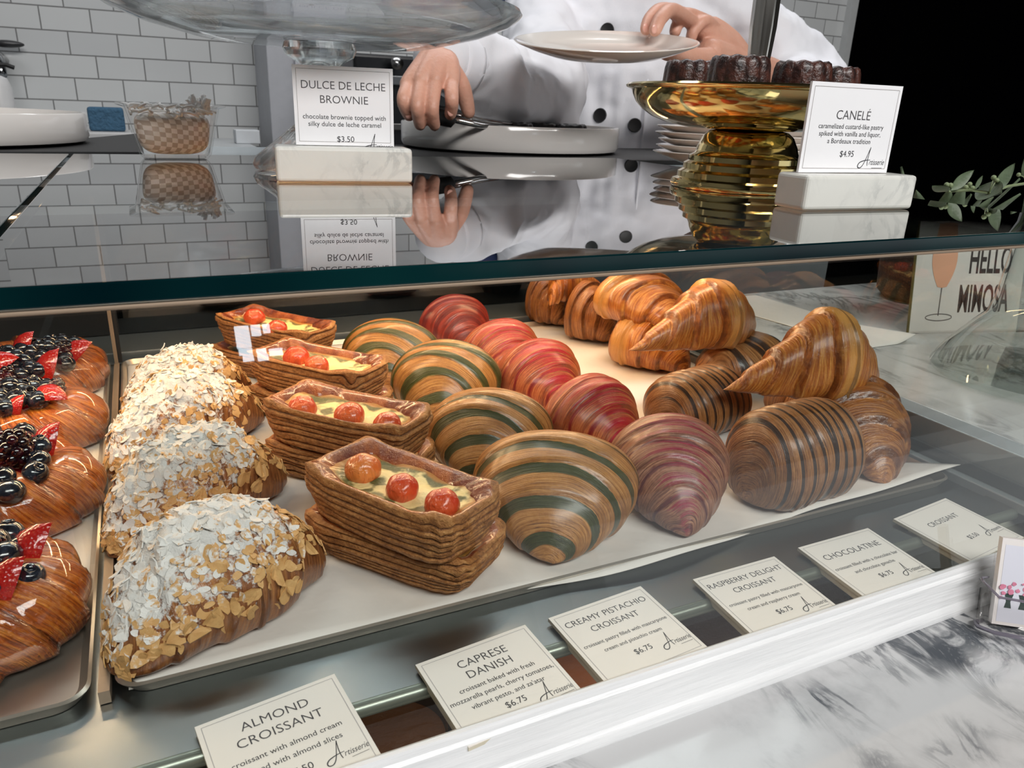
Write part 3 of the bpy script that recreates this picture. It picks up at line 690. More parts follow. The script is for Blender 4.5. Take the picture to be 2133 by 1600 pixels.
def danish_mesh(L, Wd, H, seed):
    rs = np.random.RandomState(seed); n = 220
    s = np.arange(n) / n * 2 * math.pi
    def foot(l, w, p):
        c = np.cos(s); q = np.sin(s); return np.sign(c) * np.abs(c) ** (2 / p) * l / 2, np.sign(q) * np.abs(q) ** (2 / p) * w / 2
    corner = np.abs(np.sin(2 * s)) ** 3
    ph = rs.uniform(0, 6.28, 10)
    wave = 0.55 * np.sin(2 * s + ph[0]) + 0.35 * np.sin(3 * s + ph[1]) + 0.18 * np.sin(7 * s + ph[2]) + 0.08 * np.sin(17 * s + ph[3])
    # chevron where the dough folds round the front right end
    chev = 1.1 * np.maximum(0, 1 - np.abs((s - 5.55) / 0.5))
    V = []; UV = []; RIM = []
    lay = 6.6; loff = rs.uniform(-0.0009, 0.0013, 16)
    K = 44
    for j in range(K + 1):
        u = j / K
        bul = 0.90 + 0.14 * math.sin(min(1, u * 1.05) * math.pi * 0.62)
        x, y = foot(L * bul, Wd * bul, 5.0)
        lv = u * lay + 0.30 * math.sin(u * 7.0 + ph[8]) + wave * 0.55 * math.sin(math.pi * u) + chev * math.sin(math.pi * u) + 0.07 * np.sin(11 * s + 3 * u + ph[4])
        li = np.floor(lv).astype(int); g = lv - li; groove = np.clip((np.abs(g - 0.5) * 2 - 0.55) / 0.45, 0, 1) ** 2
        d = -0.0022 * groove + loff[np.clip(li + 2, 0, 15)] * (1 - groove) + 0.0003 * np.sin(19 * s + 5 * u + ph[5]) + 0.0035 * corner * max(0, u - 0.45)
        nx, ny = np.cos(s), np.sin(s)
        z = u * H * (1 + 0.07 * corner) - 0.0012 * (1 - corner) * u
        V.append(np.stack([x + nx * d, y + ny * d, z], 1)); UV.append(np.stack([s / 6.283 * 6, lv], 1)); RIM.append(np.full(n, 0.0))
    ztop = H * (1 + 0.07 * corner) - 0.0012 * (1 - corner)
    wv = 0.0007 * np.sin(9 * s + ph[6]) + 0.0004 * np.sin(21 * s + ph[7])
    for f, dz, rm in ((0.0004, 0.0007, 0.35), (0.0022, 0.0008, 0.9), (0.0048, -0.0008, 1.0), (0.0074, -0.0034, 1.0), (0.0092, -0.0062, 0.9), (0.0100, -0.009, 0.9)):
        x, y = foot(L * 1.0 - 2 * f, Wd * 1.0 - 2 * f, 4.6 if f < 0.006 else 3.6)
        V.append(np.stack([x + np.cos(s) * wv, y + np.sin(s) * wv, ztop + dz], 1)); UV.append(np.stack([s / 6.283 * 6, np.full(n, np.floor(lay) + 0.5)], 1)); RIM.append(np.full(n, rm))
    m = len(V); F = []
    for j in range(m - 1):
        for k in range(n): F.append((j * n + k, j * n + (k + 1) % n, (j + 1) * n + (k + 1) % n, (j + 1) * n + k))
    F.append(tuple(range(n))[::-1])
    V = np.concatenate(V); F.append(tuple(range((m - 1) * n, m * n)))
    return (V.tolist(), F), np.concatenate(UV), dict(rim=np.concatenate(RIM))
def fill_mesh(L, Wd, z, seed):
    n = 96; V = [(0, 0, z + 0.001)]; S = [0.0]; F = []; R = 14; rs = np.random.RandomState(seed); ph = rs.uniform(0, 6.28, 4)
    for j in range(1, R + 1):
        for k in range(n):
            a = 2 * math.pi * k / n; f = j / R
            x = math.copysign(abs(math.cos(a)) ** (2 / 3.6), math.cos(a)) * L / 2 * f; y = math.copysign(abs(math.sin(a)) ** (2 / 3.6), math.sin(a)) * Wd / 2 * f
            V.append((x, y, z + 0.0012 * math.sin(x * 160 + ph[0]) * math.sin(y * 190 + ph[1]) + 0.002 * f ** 6)); S.append(f)
    for k in range(n): F.append((0, 1 + k, 1 + (k + 1) % n))
    for j in range(R - 1):
        for k in range(n):
            a = 1 + j * n + k; b = 1 + j * n + (k + 1) % n; F.append((a, a + n, b + n, b))
    return (V, F), dict(side=S)
def tomato_mesh(r, seed):
    v, f = ball((0, 0, 0), (r, r, r * 0.86), 40, 26); rs = np.random.RandomState(seed); V = np.array(v); ph = rs.uniform(0, 6.28, (8, 3)); fr = rs.uniform(2.5, 7, (8, 3)) / r
    d = sum(np.sin(V[:, 0] * a[0] + p[0]) * np.sin(V[:, 1] * a[1] + p[1]) * np.sin(V[:, 2] * a[2] * 0.6 + p[2]) for p, a in zip(ph, fr))
    V *= (1 + 0.022 * d)[:, None]; return V.tolist(), f
G_D = 'tomato danishes stacked in pairs in the wide pan'
def danish(label, c, z, ang, L, Wd, H, seed, toms=(), tilt=0.0):
    t = thing('tomato_danish', label, 'danish', (c[0], c[1], z), math.radians(ang), G_D); t.rotation_euler[0] = tilt
    vf, uv, at = danish_mesh(L, Wd, H, seed); obj('pastry_shell', vf, M_DAN, t, uv=uv, attrs=at)
    ff, fa = fill_mesh(L - 0.0150, Wd - 0.0150, H - 0.0068, seed); obj('custard_filling', ff, M_FILL, t, attrs=fa)
    for px, py, rp, mk in toms:
        zz = z + H - 0.003; P = atz(px, py, zz); r = rp * depth(P) / FPX
        q = Matrix.Rotation(-math.radians(ang), 3, 'Z') @ (P - Vector((c[0], c[1], z)))
        obj('tomato', tomato_mesh(r, px), M_TOM[mk], t, loc=(q.x, q.y, H - 0.0028))
    return t
HU, HL = 0.030, 0.0240
zl = TZ; zu = TZ + HL * 1.07 + 0.0014
def pair(names, c, ang, L, Wd, seed, toms, dl, dang):
    danish(names[1], (c[0] + dl[0], c[1] + dl[1]), zl, ang + dang, L * 1.02, Wd * 1.02, HL, seed + 100)
    danish(names[0], c, zu, ang, L, Wd, HU, seed, toms)
pair(('tomato danish on top of the pair nearest the glass front', 'lower danish of the pair nearest the glass front, only its layers showing'), (0.1195, 0.389), -60, 0.114, 0.058, 61,
     [(757, 978, 38, 0), (838, 1018, 35, 1), (921, 1050, 37, 1)], (0.004, 0.006), 7)
pair(('tomato danish on top of the second pair, three tomatoes in bright yellow custard', 'lower danish of the second pair from the front'), (0.118, 0.5135), -49, 0.118, 0.054, 62,
     [(630, 850, 29, 2), (729, 866, 32, 2), (806, 884, 29, 2)], (0.003, 0.006), 6)
pair(('tomato danish on top of the third pair, two red tomatoes at its left end', 'lower danish of the third pair from the front'), (0.122, 0.632), -51, 0.116, 0.055, 63,
     [(618, 745, 27, 1), (660, 763, 25, 2)], (0.003, 0.008), 6)
pair(('tomato danish on top of the rearmost pair, against the rear ledge', 'lower danish of the rearmost pair'), (0.107, 0.762), -55, 0.122, 0.054, 64,
     [(530, 662, 22, 1), (577, 686, 22, 1)], (-0.004, 0.008), 5)
# ------------------------------------------------------------------ berry pastries in the left pan
def glazed_dough():
    m = dough_material('glazed_berry_pastry_dough', C(96, 36, 10), C(170, 82, 22), C(216, 134, 52), 16, coat=1.0, edge=1.0, seed=9, rough=0.3, bump=0.0034)
    b = m.node_tree.nodes['Principled BSDF']; b.inputs['Coat Roughness'].default_value = 0.05; return m
M_GLAZE = glazed_dough()
def ring_mesh(a, b, r, hz, seed, nt=180, nphi=64):
    rs = np.random.RandomState(seed); ph = rs.uniform(0, 6.28, 6)
    th = 2 * math.pi * np.arange(nt) / nt; P = 2 * math.pi * np.arange(nphi) / nphi - math.pi / 2
    T, Ph = np.meshgrid(th, P, indexing='ij')
    wr = T / (2 * math.pi) * 13 + 0.5 * np.sin(Ph) + 0.18 * np.sin(2 * T + ph[0])
    fr = wr - np.floor(wr); saw = np.where(fr < 0.88, fr / 0.88, (1 - fr) / 0.12)
    rr = r * (1 + 0.10 * np.sin(2 * T + ph[1]) + 0.06 * np.sin(5 * T + ph[2])) + 0.0042 * (saw - 0.4)
    up = np.sin(Ph); R0 = rr * np.cos(Ph)
    x = (a + R0) * np.cos(T); y = (b + R0) * np.sin(T)
    z = np.maximum(rr * hz * up, -0.55 * r * hz); z = z + 0.55 * r * hz
    V = np.stack([x, y, z], -1).reshape(-1, 3); F = []
    for i in range(nt):
        for k in range(nphi):
            i2 = (i + 1) % nt; k2 = (k + 1) % nphi; F.append((i * nphi + k, i2 * nphi + k, i2 * nphi + k2, i * nphi + k2))
    uv = np.stack([wr.ravel(), (Ph / (2 * math.pi)).ravel()], -1)
    return (V.tolist(), F), uv, dict(top=up.ravel(), mid=np.ones(up.size))
def berry_mat(name, col, bloom, rough=0.16):
    t = NT(name); oc = t.coord(); n = t.smooth(t.noise(oc, 140, 3), 0.4, 0.7)
    t.set(t.mix(n, col, bloom), rough); t.b.inputs['Coat Weight'].default_value = 1.0; t.b.inputs['Coat Roughness'].default_value = 0.06
    t.bump(t.noise(oc, 260, 3), 0.0003); return t.m
M_BLUE = berry_mat('glazed_blueberry', C(16, 17, 26), C(44, 50, 62))
M_BLACK = berry_mat('glazed_blackberry', C(22, 6, 12), C(66, 12, 26), 0.12)
M_STRAW = NT('strawberry_skin'); _c = M_STRAW.coord(); _v = M_STRAW.new('ShaderNodeTexVoronoi'); _v.inputs['Scale'].default_value = 560.0; M_STRAW.link(_c, _v.inputs['Vector'])
_sd = M_STRAW.math('SUBTRACT', 1.0, M_STRAW.smooth(_v.outputs['Distance'], 0.10, 0.22))
M_STRAW.set(M_STRAW.mix(M_STRAW.math('MULTIPLY', _sd, 0.4), M_STRAW.mix(M_STRAW.noise(_c, 60, 2), C(150, 16, 18), C(188, 36, 28)), C(214, 150, 80)), 0.2)
M_STRAW.b.inputs['Coat Weight'].default_value = 0.9; M_STRAW.b.inputs['Coat Roughness'].default_value = 0.08; M_STRAW.bump(_v.outputs['Distance'], 0.0005); M_STRAW = M_STRAW.m
M_SCUT = NT('strawberry_cut_face'); _c = M_SCUT.coord(); _n = M_SCUT.noise(M_SCUT.scaled(_c, (1, 1, 0.35)), 160, 3)
M_SCUT.set(M_SCUT.mix(M_SCUT.smooth(_n, 0.4, 0.65), C(202, 40, 30), C(226, 112, 84)), 0.22); M_SCUT.b.inputs['Coat Weight'].default_value = 0.9; M_SCUT.b.inputs['Coat Roughness'].default_value = 0.08; M_SCUT = M_SCUT.m
M_JAM = plain('red_berry_jam', C(150, 10, 26), 0.12, vary=0.2, scale=120, bump=0.002); M_CREAM = plain('vanilla_cream', C(236, 218, 176), 0.35, bump=0.001)
def strawberry(length, half):
    prof = [(0.0, 0.0), (0.24, 0.12), (0.42, 0.32), (0.50, 0.56), (0.47, 0.80), (0.30, 0.96), (0.0, 1.0)]
    zz = np.linspace(0, 1, 20); rr = np.interp(zz, [p[1] for p in prof], [p[0] for p in prof]) * 0.84 * length
    m = 15; V = []; F = []; MI = []
    for z, r in zip(zz, rr):
        for k in range(m):
            a = -half + 2 * half * k / (m - 1); V.append((r * math.cos(a), r * math.sin(a), (z - 0.5) * length))
    ax = len(V)
    for z in zz: V.append((-0.0006, 0, (z - 0.5) * length))
    for i in range(19):
        for k in range(m - 1): F.append((i * m + k, i * m + k + 1, (i + 1) * m + k + 1, (i + 1) * m + k)); MI.append(0)
        F.append((ax + i, i * m, (i + 1) * m, ax + i + 1)); MI.append(1)
        F.append((ax + i + 1, (i + 1) * m + m - 1, i * m + m - 1, ax + i)); MI.append(1)
    return V, F, MI
def blueberry_vf(r):
    v, f = ball((0, 0, 0), (r, r, r * 0.9), 24, 16)
    V = [(x, y, z - (0.22 * r * max(0, 1 - (x * x + y * y) / (0.12 * r * r))) if z > 0.6 * r else z) for x, y, z in v]
    crown = lathe([(0.36 * r, 0.80 * r), (0.40 * r, 0.93 * r), (0.34 * r, 0.93 * r), (0.30 * r, 0.80 * r)], 10)
    return join((V, f), crown)
def blackberry_vf(r):
    parts = []
    for j, (zz, rad, n) in enumerate(((-0.5, 0.62, 7), (-0.1, 0.80, 9), (0.35, 0.72, 8), (0.75, 0.42, 5), (0.98, 0.0, 1))):
        for k in range(n):
            a = 2 * math.pi * (k + 0.5 * (j % 2)) / n; parts.append(ball((rad * r * math.cos(a), rad * r * math.sin(a), zz * r), 0.36 * r, 10, 7))
    return join(*parts)
def tmpl(name, vf, mats):
    me = bpy.data.meshes.new(name); me.from_pydata([tuple(v) for v in vf[0]], [], [tuple(f) for f in vf[1]])
    for m in mats: me.materials.append(m)
    if len(vf) > 2: me.polygons.foreach_set('material_index', list(vf[2]))
    me.polygons.foreach_set('use_smooth', [True] * len(me.polygons)); me.update(); return me
ME_BLUE = tmpl('blueberry', blueberry_vf(0.0074), [M_BLUE]); ME_BLACK = tmpl('blackberry', blackberry_vf(0.0086), [M_BLACK])
_sv = strawberry(0.034, 0.85); ME_STRAW = tmpl('strawberry', _sv, [M_STRAW, M_SCUT]); ME_STRAW.set_sharp_from_angle(angle=0.8)
def berry_pastry(label, cx, cy, ang, a, b, r, dome, berries, seed):
    t = thing('berry_pastry', label, 'pastry', (cx, cy, TZ), ang, 'berry pastries in the left pan')
    vf, uv, at = ring_mesh(a, b, r, 1.05, seed); obj('dough_ring', vf, M_GLAZE, t, uv=uv, attrs=at)
    v, f = ball((0, 0, 0), (a * 0.86, b * 0.86, 0.016), 40, 20); obj('cream_filling', (v, f), M_CREAM, t, loc=(0, 0, 0.019))
    v, f = ball((0, 0, 0), (a * 0.6, b * 0.6, 0.012), 40, 20); obj('berry_jam', (v, f), M_JAM, t, loc=(0, 0, 0.0275))
    top = 0.036; inv = Matrix.Rotation(-ang, 3, 'Z'); rs = random.Random(seed)
    for e in berries:
        kind, px, py = e[0], e[1], e[2]; lift = 0.0
        d = Vector(ray(px, py)); E_ = Vector(EYE); k = 0.05; step = 0.0006; P = None
        d.normalize()
        while k < 1.6:
            q = E_ + d * k; l = inv @ (q - Vector((cx, cy, TZ)))
            e2 = (l.x / (a + 0.012)) ** 2 + (l.y / (b + 0.012)) ** 2
            if l.z < top + dome * max(0.0, 1 - e2) and (e2 < 1.5 or l.z < 0.0): P = l; break
            k += step
        if P is None: continue
        me = {'b': ME_BLUE, 'k': ME_BLACK, 's': ME_STRAW}[kind]
        o = bpy.data.objects.new({'b': 'blueberry', 'k': 'blackberry', 's': 'strawberry_wedge'}[kind], me); COL.objects.link(o); o.parent = t
        o.location = P
        if kind == 's':
            # e[3], e[4]: pixel of the pointed end, so that the wedge leans as in the photo
            q0 = E_ + d * k; dd = depth(q0); tip = E_ + Vector(ray(e[3], e[4])) * (dd - 0.004 if len(e) < 6 else dd + e[5])
            ax = (tip - q0).normalized(); view = -d
            ln = (tip - q0).length; zax = -ax; xax = (view - zax * view.dot(zax)).normalized()
            xax = (Matrix.Rotation(e[6] if len(e) > 6 else 0.7, 3, zax) @ xax)
            mm = frame_m((0, 0, 0), xax, zax.cross(xax)).to_3x3()
            o.rotation_euler = (inv @ mm).to_euler(); s = ln * 2 / 0.034; o.scale = (min(s, 1.3),) * 3
        else:
            o.rotation_euler = (rs.uniform(-0.7, 0.7), rs.uniform(-0.7, 0.7), rs.uniform(0, 6)); sc = rs.uniform(0.92, 1.1) * (e[3] if len(e) > 3 else 1.0); o.scale = (sc,) * 3
    return t
R1 = atz(176, 1215, -0.182); R2 = atz(214, 980, -0.182); R3 = atz(216, 850, -0.182); R4 = atz(226, 752, -0.182)
berry_pastry('berry pastry nearest the glass front, with two big strawberry wedges', R1.x - 0.066, R1.y + 0.002, 0.25, 0.044, 0.036, 0.0225, 0.012,
    [('b', 18, 1113), ('b', 45, 1142), ('b', 10, 1160, 1.1), ('b', 62, 1200), ('b', -12, 1130), ('b', -25, 1190), ('b', 5, 1215), ('s', 84, 1140, 108, 1088), ('s', 32, 1205, 52, 1158), ('k', -30, 1150), ('b', -45, 1120), ('s', -40, 1220, -20, 1180)], 71)
berry_pastry('berry pastry second from the glass front, one upright strawberry wedge and a red jam patch', R2.x - 0.066, R2.y - 0.004, 0.2, 0.045, 0.037, 0.0225, 0.014,
    [('b', 30, 882), ('b', 50, 903), ('b', 46, 920, 1.05), ('b', 85, 928, 1.05), ('b', 81, 960, 1.05), ('b', 74, 985, 1.1), ('b', 20, 1027, 1.2), ('b', 4, 997), ('k', 24, 935, 1.25), ('k', -14, 930), ('b', -20, 900), ('b', -30, 1000), ('s', 112, 920, 124, 878), ('s', -25, 965, -5, 935)], 72)
berry_pastry('berry pastry third from the front, its right end twisted like a rope', R3.x - 0.066, R3.y - 0.002, 0.1, 0.046, 0.036, 0.022, 0.016,
    [('b', 70, 800), ('b', 98, 806), ('k', 114, 810, 0.9), ('b', 35, 831, 1.1), ('b', 80, 834, 1.15), ('b', 12, 851), ('b', 2, 826), ('b', 48, 806), ('s', 43, 846, 50, 822), ('s', 112, 831, 142, 832), ('b', -14, 842), ('b', 22, 806), ('b', 60, 822), ('k', -20, 815)], 73)
berry_pastry('berry pastry farthest back, heaped with blueberries and four strawberry wedges', R4.x - 0.066, R4.y - 0.004, 0.1, 0.046, 0.036, 0.022, 0.022,
    [('b', 88, 720), ('b', 104, 712), ('b', 130, 711), ('b', 155, 716), ('b', 17, 736), ('b', 50, 726), ('b', 66, 733), ('b', 84, 743), ('b', 52, 752, 1.1), ('b', 102, 722), ('k', 134, 731), ('b', 138, 744), ('b', 137, 758), ('b', 82, 772, 1.05), ('b', 47, 780), ('k', 13, 788, 1.15), ('b', 120, 722), ('b', 64, 766), ('b', 28, 762), ('b', 36, 742),
     ('s', 60, 716, 70, 690), ('s', 112, 760, 122, 726), ('s', 168, 736, 192, 712), ('s', 10, 762, 40, 744), ('b', 145, 724), ('b', 74, 720)], 74)
# ------------------------------------------------------------------ printed cards
INK = plain('printed_ink', C(70, 68, 72), 0.6); INK2 = plain('printed_ink_bold', C(48, 47, 52), 0.6); LINE = plain('printed_hairline', C(176, 172, 172), 0.6)
CARD = plain('cream_card', C(236, 230, 222), 0.45, vary=0.01); CARD_W = plain('white_card', C(247, 247, 250), 0.35, vary=0.01)
ACRYL = plain('cream_acrylic_edge', C(214, 206, 184), 0.25)
def text_vf(body, size, offset=0.0, shear=0.0, width=None, depth_=0.00012):
    c = bpy.data.curves.new('t', 'FONT'); c.body = body; c.size = size; c.align_x = 'CENTER'; c.align_y = 'CENTER'; c.offset = offset * size
    c.shear = shear; c.resolution_u = 3; c.extrude = 0.0
    o = bpy.data.objects.new('t', c); COL.objects.link(o); bpy.context.view_layer.update()
    me = o.to_mesh(); V = [tuple(v.co) for v in me.vertices]; F = [tuple(p.vertices) for p in me.polygons]; o.to_mesh_clear()
    bpy.data.objects.remove(o); bpy.data.curves.remove(c)
    xs = [v[0] for v in V]; ys = [v[1] for v in V]; cx = (min(xs) + max(xs)) / 2
    k = 1.0 if width is None else width / (max(xs) - min(xs))
    return [((v[0] - cx) * k, v[1] * (k if width and width < 0 else 1.0), depth_) for v in V], F
def ribbon(pts, w, z=0.00012):
    V = []; F = []; m = len(pts)
    for i, p in enumerate(pts):
        a = Vector(pts[max(i - 1, 0)]); b = Vector(pts[min(i + 1, m - 1)]); d = (b - a).normalized(); n = Vector((-d.y, d.x)) * (w if not callable(w) else w(i / (m - 1)))
        V += [(p[0] + n.x, p[1] + n.y, z), (p[0] - n.x, p[1] - n.y, z)]
    for i in range(m - 1): F.append((2 * i, 2 * i + 1, 2 * i + 3, 2 * i + 2))
    return V, F
def bez(p, n=24):
    p = [Vector(q) for q in p]; out = []
    for k in range(n + 1):
        t = k / n; u = 1 - t; q = p[0] * u ** 3 + p[1] * 3 * u * u * t + p[2] * 3 * u * t * t + p[3] * t ** 3; out.append((q.x, q.y))
    return out
def logo_vf(w):
    # handwritten signature: a tall slanted capital with a sweeping loop, then small slanted script
    parts = [ribbon(bez([(0.36, 0.62), (0.26, 0.36), (0.18, 0.02), (0.04, 0.00)]) + bez([(0.04, 0.0), (-0.10, -0.01), (-0.08, 0.16), (0.10, 0.20)])[1:] + bez([(0.10, 0.20), (0.20, 0.23), (0.30, 0.24), (0.42, 0.24)])[1:], lambda t: 0.008 + 0.007 * math.sin(math.pi * t)),
             ribbon(bez([(0.36, 0.62), (0.33, 0.45), (0.29, 0.20), (0.33, 0.07)]), 0.011)]
    tv, tf = text_vf('rtisserie', 0.26, -0.002, 0.35); parts.append(([(v[0] * 0.72 + 0.70, v[1] * 0.95 + 0.17, v[2]) for v in tv], tf))
    parts.append(ribbon([(0.52, 0.0), (0.95, 0.0)], 0.006))
    V, F, _ = join(*parts); return [(v[0] * w, v[1] * w, 0.00012) for v in V], F
def lay(vf, x, y): return [(v[0] + x, v[1] + y, v[2]) for v in vf[0]], vf[1]
def card(t, w, h, title, desc, price, mat, tv, dv, pv, lv, ts=0.112, ds=0.064, ps=0.080, lx=0.68, thick=0.0022, edge=None, ttl_w=None):
    """card face in the local xy plane, +z towards the reader, top edge at y = h"""
    b = box(0, w, 0, h, -thick, 0.0)
    obj('card', (b[0], b[1], [0, 1, 0, 0, 0, 0]) , [edge or mat, mat], t, smooth=False)
    i = 0.035 * w; lw = 0.0011 * w * 2.2
    fr = join(*[ribbon(p, lw) for p in ([(i, i), (w - i, i)], [(w - i, i), (w - i, h - i)], [(w - i, h - i), (i, h - i)], [(i, h - i), (i, i)])])
    obj('printed_border', fr[:2], LINE, t, smooth=False)
    def lines(ls, vs, size, off, cx):
        return join(*[lay(text_vf(s, size * w, off), cx * w, h - v * w) for s, v in zip(ls, vs)])[:2]
    obj('title_text', lines(title, tv, ts, -0.006, 0.5), INK, t, smooth=False)
    if desc: obj('description_text', lines(desc, dv, ds, 0.0, 0.5), INK2, t, smooth=False)
    obj('price_text', lines([price], [pv], ps, 0.0, 0.5), INK2, t, smooth=False)
    obj('signature', lay(logo_vf(0.285 * w), lx * w, h - lv * w), INK2, t, smooth=False)
def set_frame(o, origin, xdir, ydir):
    o.matrix_world = frame_m(origin, xdir, ydir)
GT = 'price tags along the front of the case'
def price_tag(label, ul, ur, title, desc, price, tv, dv, pv, lv, w=0.0655, h=0.0570, **kw):
    z = -0.2005
    A = atz(ul[0], ul[1], z); B = atz(ur[0], ur[1], z); d = (B - A); d.z = 0; d.normalize()
    back = Vector((-d.y, d.x, 0.0)); back = Vector((back.x, back.y, 0.055)).normalized()
    o = thing('price_tag', label, 'price tag', (0, 0, 0), 0, GT)
    org = A - back * h; set_frame(o, org, d, back)
    card(o, w, h, title, desc, price, CARD, tv, dv, pv, lv, edge=ACRYL, **kw)
    # acrylic wedge that carries the card
    obj('tag_holder', box(0.0008, w - 0.0008, 0.002, h * 0.80, -0.0068, -0.0023), ACRYL, o, smooth=False, bevel=0.0006)
T2 = (0.165, 0.30)
price_tag('almond croissant price tag, leftmost of the row, cut off by the picture edge', (405, 1515), (698, 1403), ['ALMOND', 'CROISSANT'], ['croissant with almond cream', 'topped with almond slices'], '$7.50', T2, (0.455, 0.555), 0.69, 0.76)
price_tag('caprese danish price tag at 6.75 with three lines of small print', (865, 1385), (1100, 1299), ['CAPRESE', 'DANISH'], ['croissant baked with fresh', 'mozzarella pearls, cherry tomatoes,', "vibrant pesto, and za'atar"], '$6.75', (0.165, 0.285), (0.405, 0.49, 0.575), 0.675, 0.775, ds=0.062)
price_tag('creamy pistachio croissant price tag with crumbs on its top edge', (1142, 1288), (1334, 1221), ['CREAMY PISTACHIO', 'CROISSANT'], ['croissant pastry filled with mascarpone', 'cream and pistachio cream'], '$6.75', (0.155, 0.28), (0.43, 0.525), 0.655, 0.745, ts=0.094, ds=0.055)
price_tag('raspberry delight croissant price tag, third from the right', (1443, 1207), (1609, 1160), ['RASPBERRY DELIGHT', 'CROISSANT'], ['croissant pastry filled with mascarpone', 'cream and raspberry cream'], '$6.75', (0.155, 0.28), (0.43, 0.525), 0.655, 0.745, ts=0.094, ds=0.055)
price_tag('chocolatine price tag, second from the right', (1662, 1141), (1804, 1101), ['CHOCOLATINE'], ['croissant filled with a chocolate bar', 'and chocolate ganache'], '$6.75', (0.24,), (0.42, 0.515), 0.645, 0.74, ts=0.110, ds=0.060)
price_tag('plain croissant price tag at 5.50, rightmost of the row', (1861, 1081), (1966, 1039), ['CROISSANT'], [], '$5.50', (0.27,), (), 0.60, 0.68, ts=0.100)
# ------------------------------------------------------------------ signs in marble blocks on the glass
def stand_sign(blabel, slabel, p0, p1, zb, dep, ul, ur, title, desc, price, tv, dv, pv, lv, h_extra=0.008, **kw):
    A = atz(p0[0], p0[1], 0); B = atz(p1[0], p1[1], 0); d = (B - A); d.z = 0; L = d.length; d.normalize(); n = Vector((-d.y, d.x, 0))
    b = obj('marble_block', box(0, L, 0, dep, 0.0004, zb), MARBLE_BLOCK, smooth=False, bevel=0.003)
    # slot for the card
    b.location = A; b.rotation_euler = (0, 0, math.atan2(d.y, d.x)); tag(b, blabel, 'sign block', 'marble sign blocks on the glass')
    Y0 = A + n * dep * 0.5
    def onplane(px):
        r = Vector(ray(px[0], px[1])); k = (Y0 - Vector(EYE)).dot(n) / r.dot(n); return Vector(EYE) + r * k
    U = onplane(ul); V = onplane(ur); w = (V - U).length; top = (U.z + V.z) / 2; h = top - zb - 0.0004
    o = thing('menu_card', slabel, 'sign', (0, 0, 0), 0, 'menu cards on the glass counter')
    dd = (V - U).normalized(); set_frame(o, Vector((U.x, U.y, zb + 0.0006)), Vector((d.x, d.y, 0)), Vector((0, 0, 1)))
    card(o, w, h, title, desc, price, CARD_W, tv, dv, pv, lv, **kw)
stand_sign('long white marble block holding the dulce de leche brownie card', 'white dulce de leche brownie menu card standing in a marble block', (577, 381), (860, 383), 0.0288, 0.034, (607, 133), (818, 145),
    ['DULCE DE LECHE', 'BROWNIE'], ['chocolate brownie topped with', 'silky dulce de leche caramel'], '$3.50', (0.185, 0.32), (0.485, 0.555), 0.70, 0.815, ts=0.108, ds=0.066, lx=0.70)
stand_sign('white marble block holding the canelé card, nearest the right end', 'white canelé menu card standing in a marble block before the brass stand', (1672, 441), (1899, 437), 0.0262, 0.034, (1693, 170), (1882, 180),
    ['CANELÉ'], ['caramelized custard-like pastry', 'spiked with vanilla and liquor,', 'a Bordeaux tradition'], '$4.95', (0.255,), (0.345, 0.405, 0.465), 0.57, 0.685, ts=0.106, ds=0.058, ps=0.072, lx=0.66)

# ------------------------------------------------------------------ brass stand with canelés
BRASS = NT('polished_brass'); _c = BRASS.coord(); BRASS.set(BRASS.mix(BRASS.noise(_c, 14, 3), C(186, 164, 104), C(214, 196, 146)), 0.08, 1.0); BRASS.bump(BRASS.noise(_c, 40, 2), 0.0004); BRASS = BRASS.m
BC = Vector((0.5205, 0.578, 0.0))
st = thing('brass_stand', 'polished brass footed bowl stand full of dark canelés', 'cake stand', BC)
foot = [(0.066, 0.0004), (0.0675, 0.003), (0.066, 0.008), (0.0615, 0.0095), (0.0615, 0.0145), (0.057, 0.017), (0.057, 0.022), (0.0525, 0.0245), (0.0525, 0.029), (0.048, 0.031), (0.0465, 0.034), (0.0455, 0.038), (0.041, 0.047), (0.036, 0.0515), (0.030, 0.053)]
obj('foot', lathe(foot, 96), BRASS, st, angle=0.9)
bowl = [(0.02, 0.0530), (0.055, 0.0534), (0.076, 0.0568), (0.0915, 0.0625), (0.1005, 0.0682), (0.107, 0.0745), (0.1105, 0.081), (0.1118, 0.0855), (0.1165, 0.087), (0.1175, 0.0887), (0.1155, 0.0903), (0.110, 0.0890), (0.104, 0.079), (0.092, 0.0735), (0.05, 0.0725), (0.0, 0.0722)]
obj('bowl', lathe(bowl, 128), BRASS, st, angle=0.9)
post = [(0.0085, 0.0725), (0.0085, 0.10), (0.0098, 0.118), (0.0112, 0.14), (0.0112, 0.17), (0.0092, 0.20), (0.0092, 0.24)]
ps_ = []
pv_, pf_ = lathe(post, 40)
pv_ = [(x * (1 + 0.05 * math.cos(8 * math.atan2(y, x))), y * (1 + 0.05 * math.cos(8 * math.atan2(y, x))), z) for x, y, z in pv_]
obj('post', (pv_, pf_), plain('polished_steel', C(206, 202, 196), 0.24, 1.0), st, angle=0.9, label='fluted silver post')
CAN = NT('dark_caramelised_crust'); _c = CAN.coord(); _n = CAN.noise(_c, 130, 4); CAN.set(CAN.mix(CAN.smooth(_n, 0.35, 0.7), C(34, 18, 16), C(84, 46, 36)), 0.38); CAN.bump(CAN.noise(_c, 320, 3), 0.0012)
CAN.b.inputs['Coat Weight'].default_value = 0.25; CAN = CAN.m
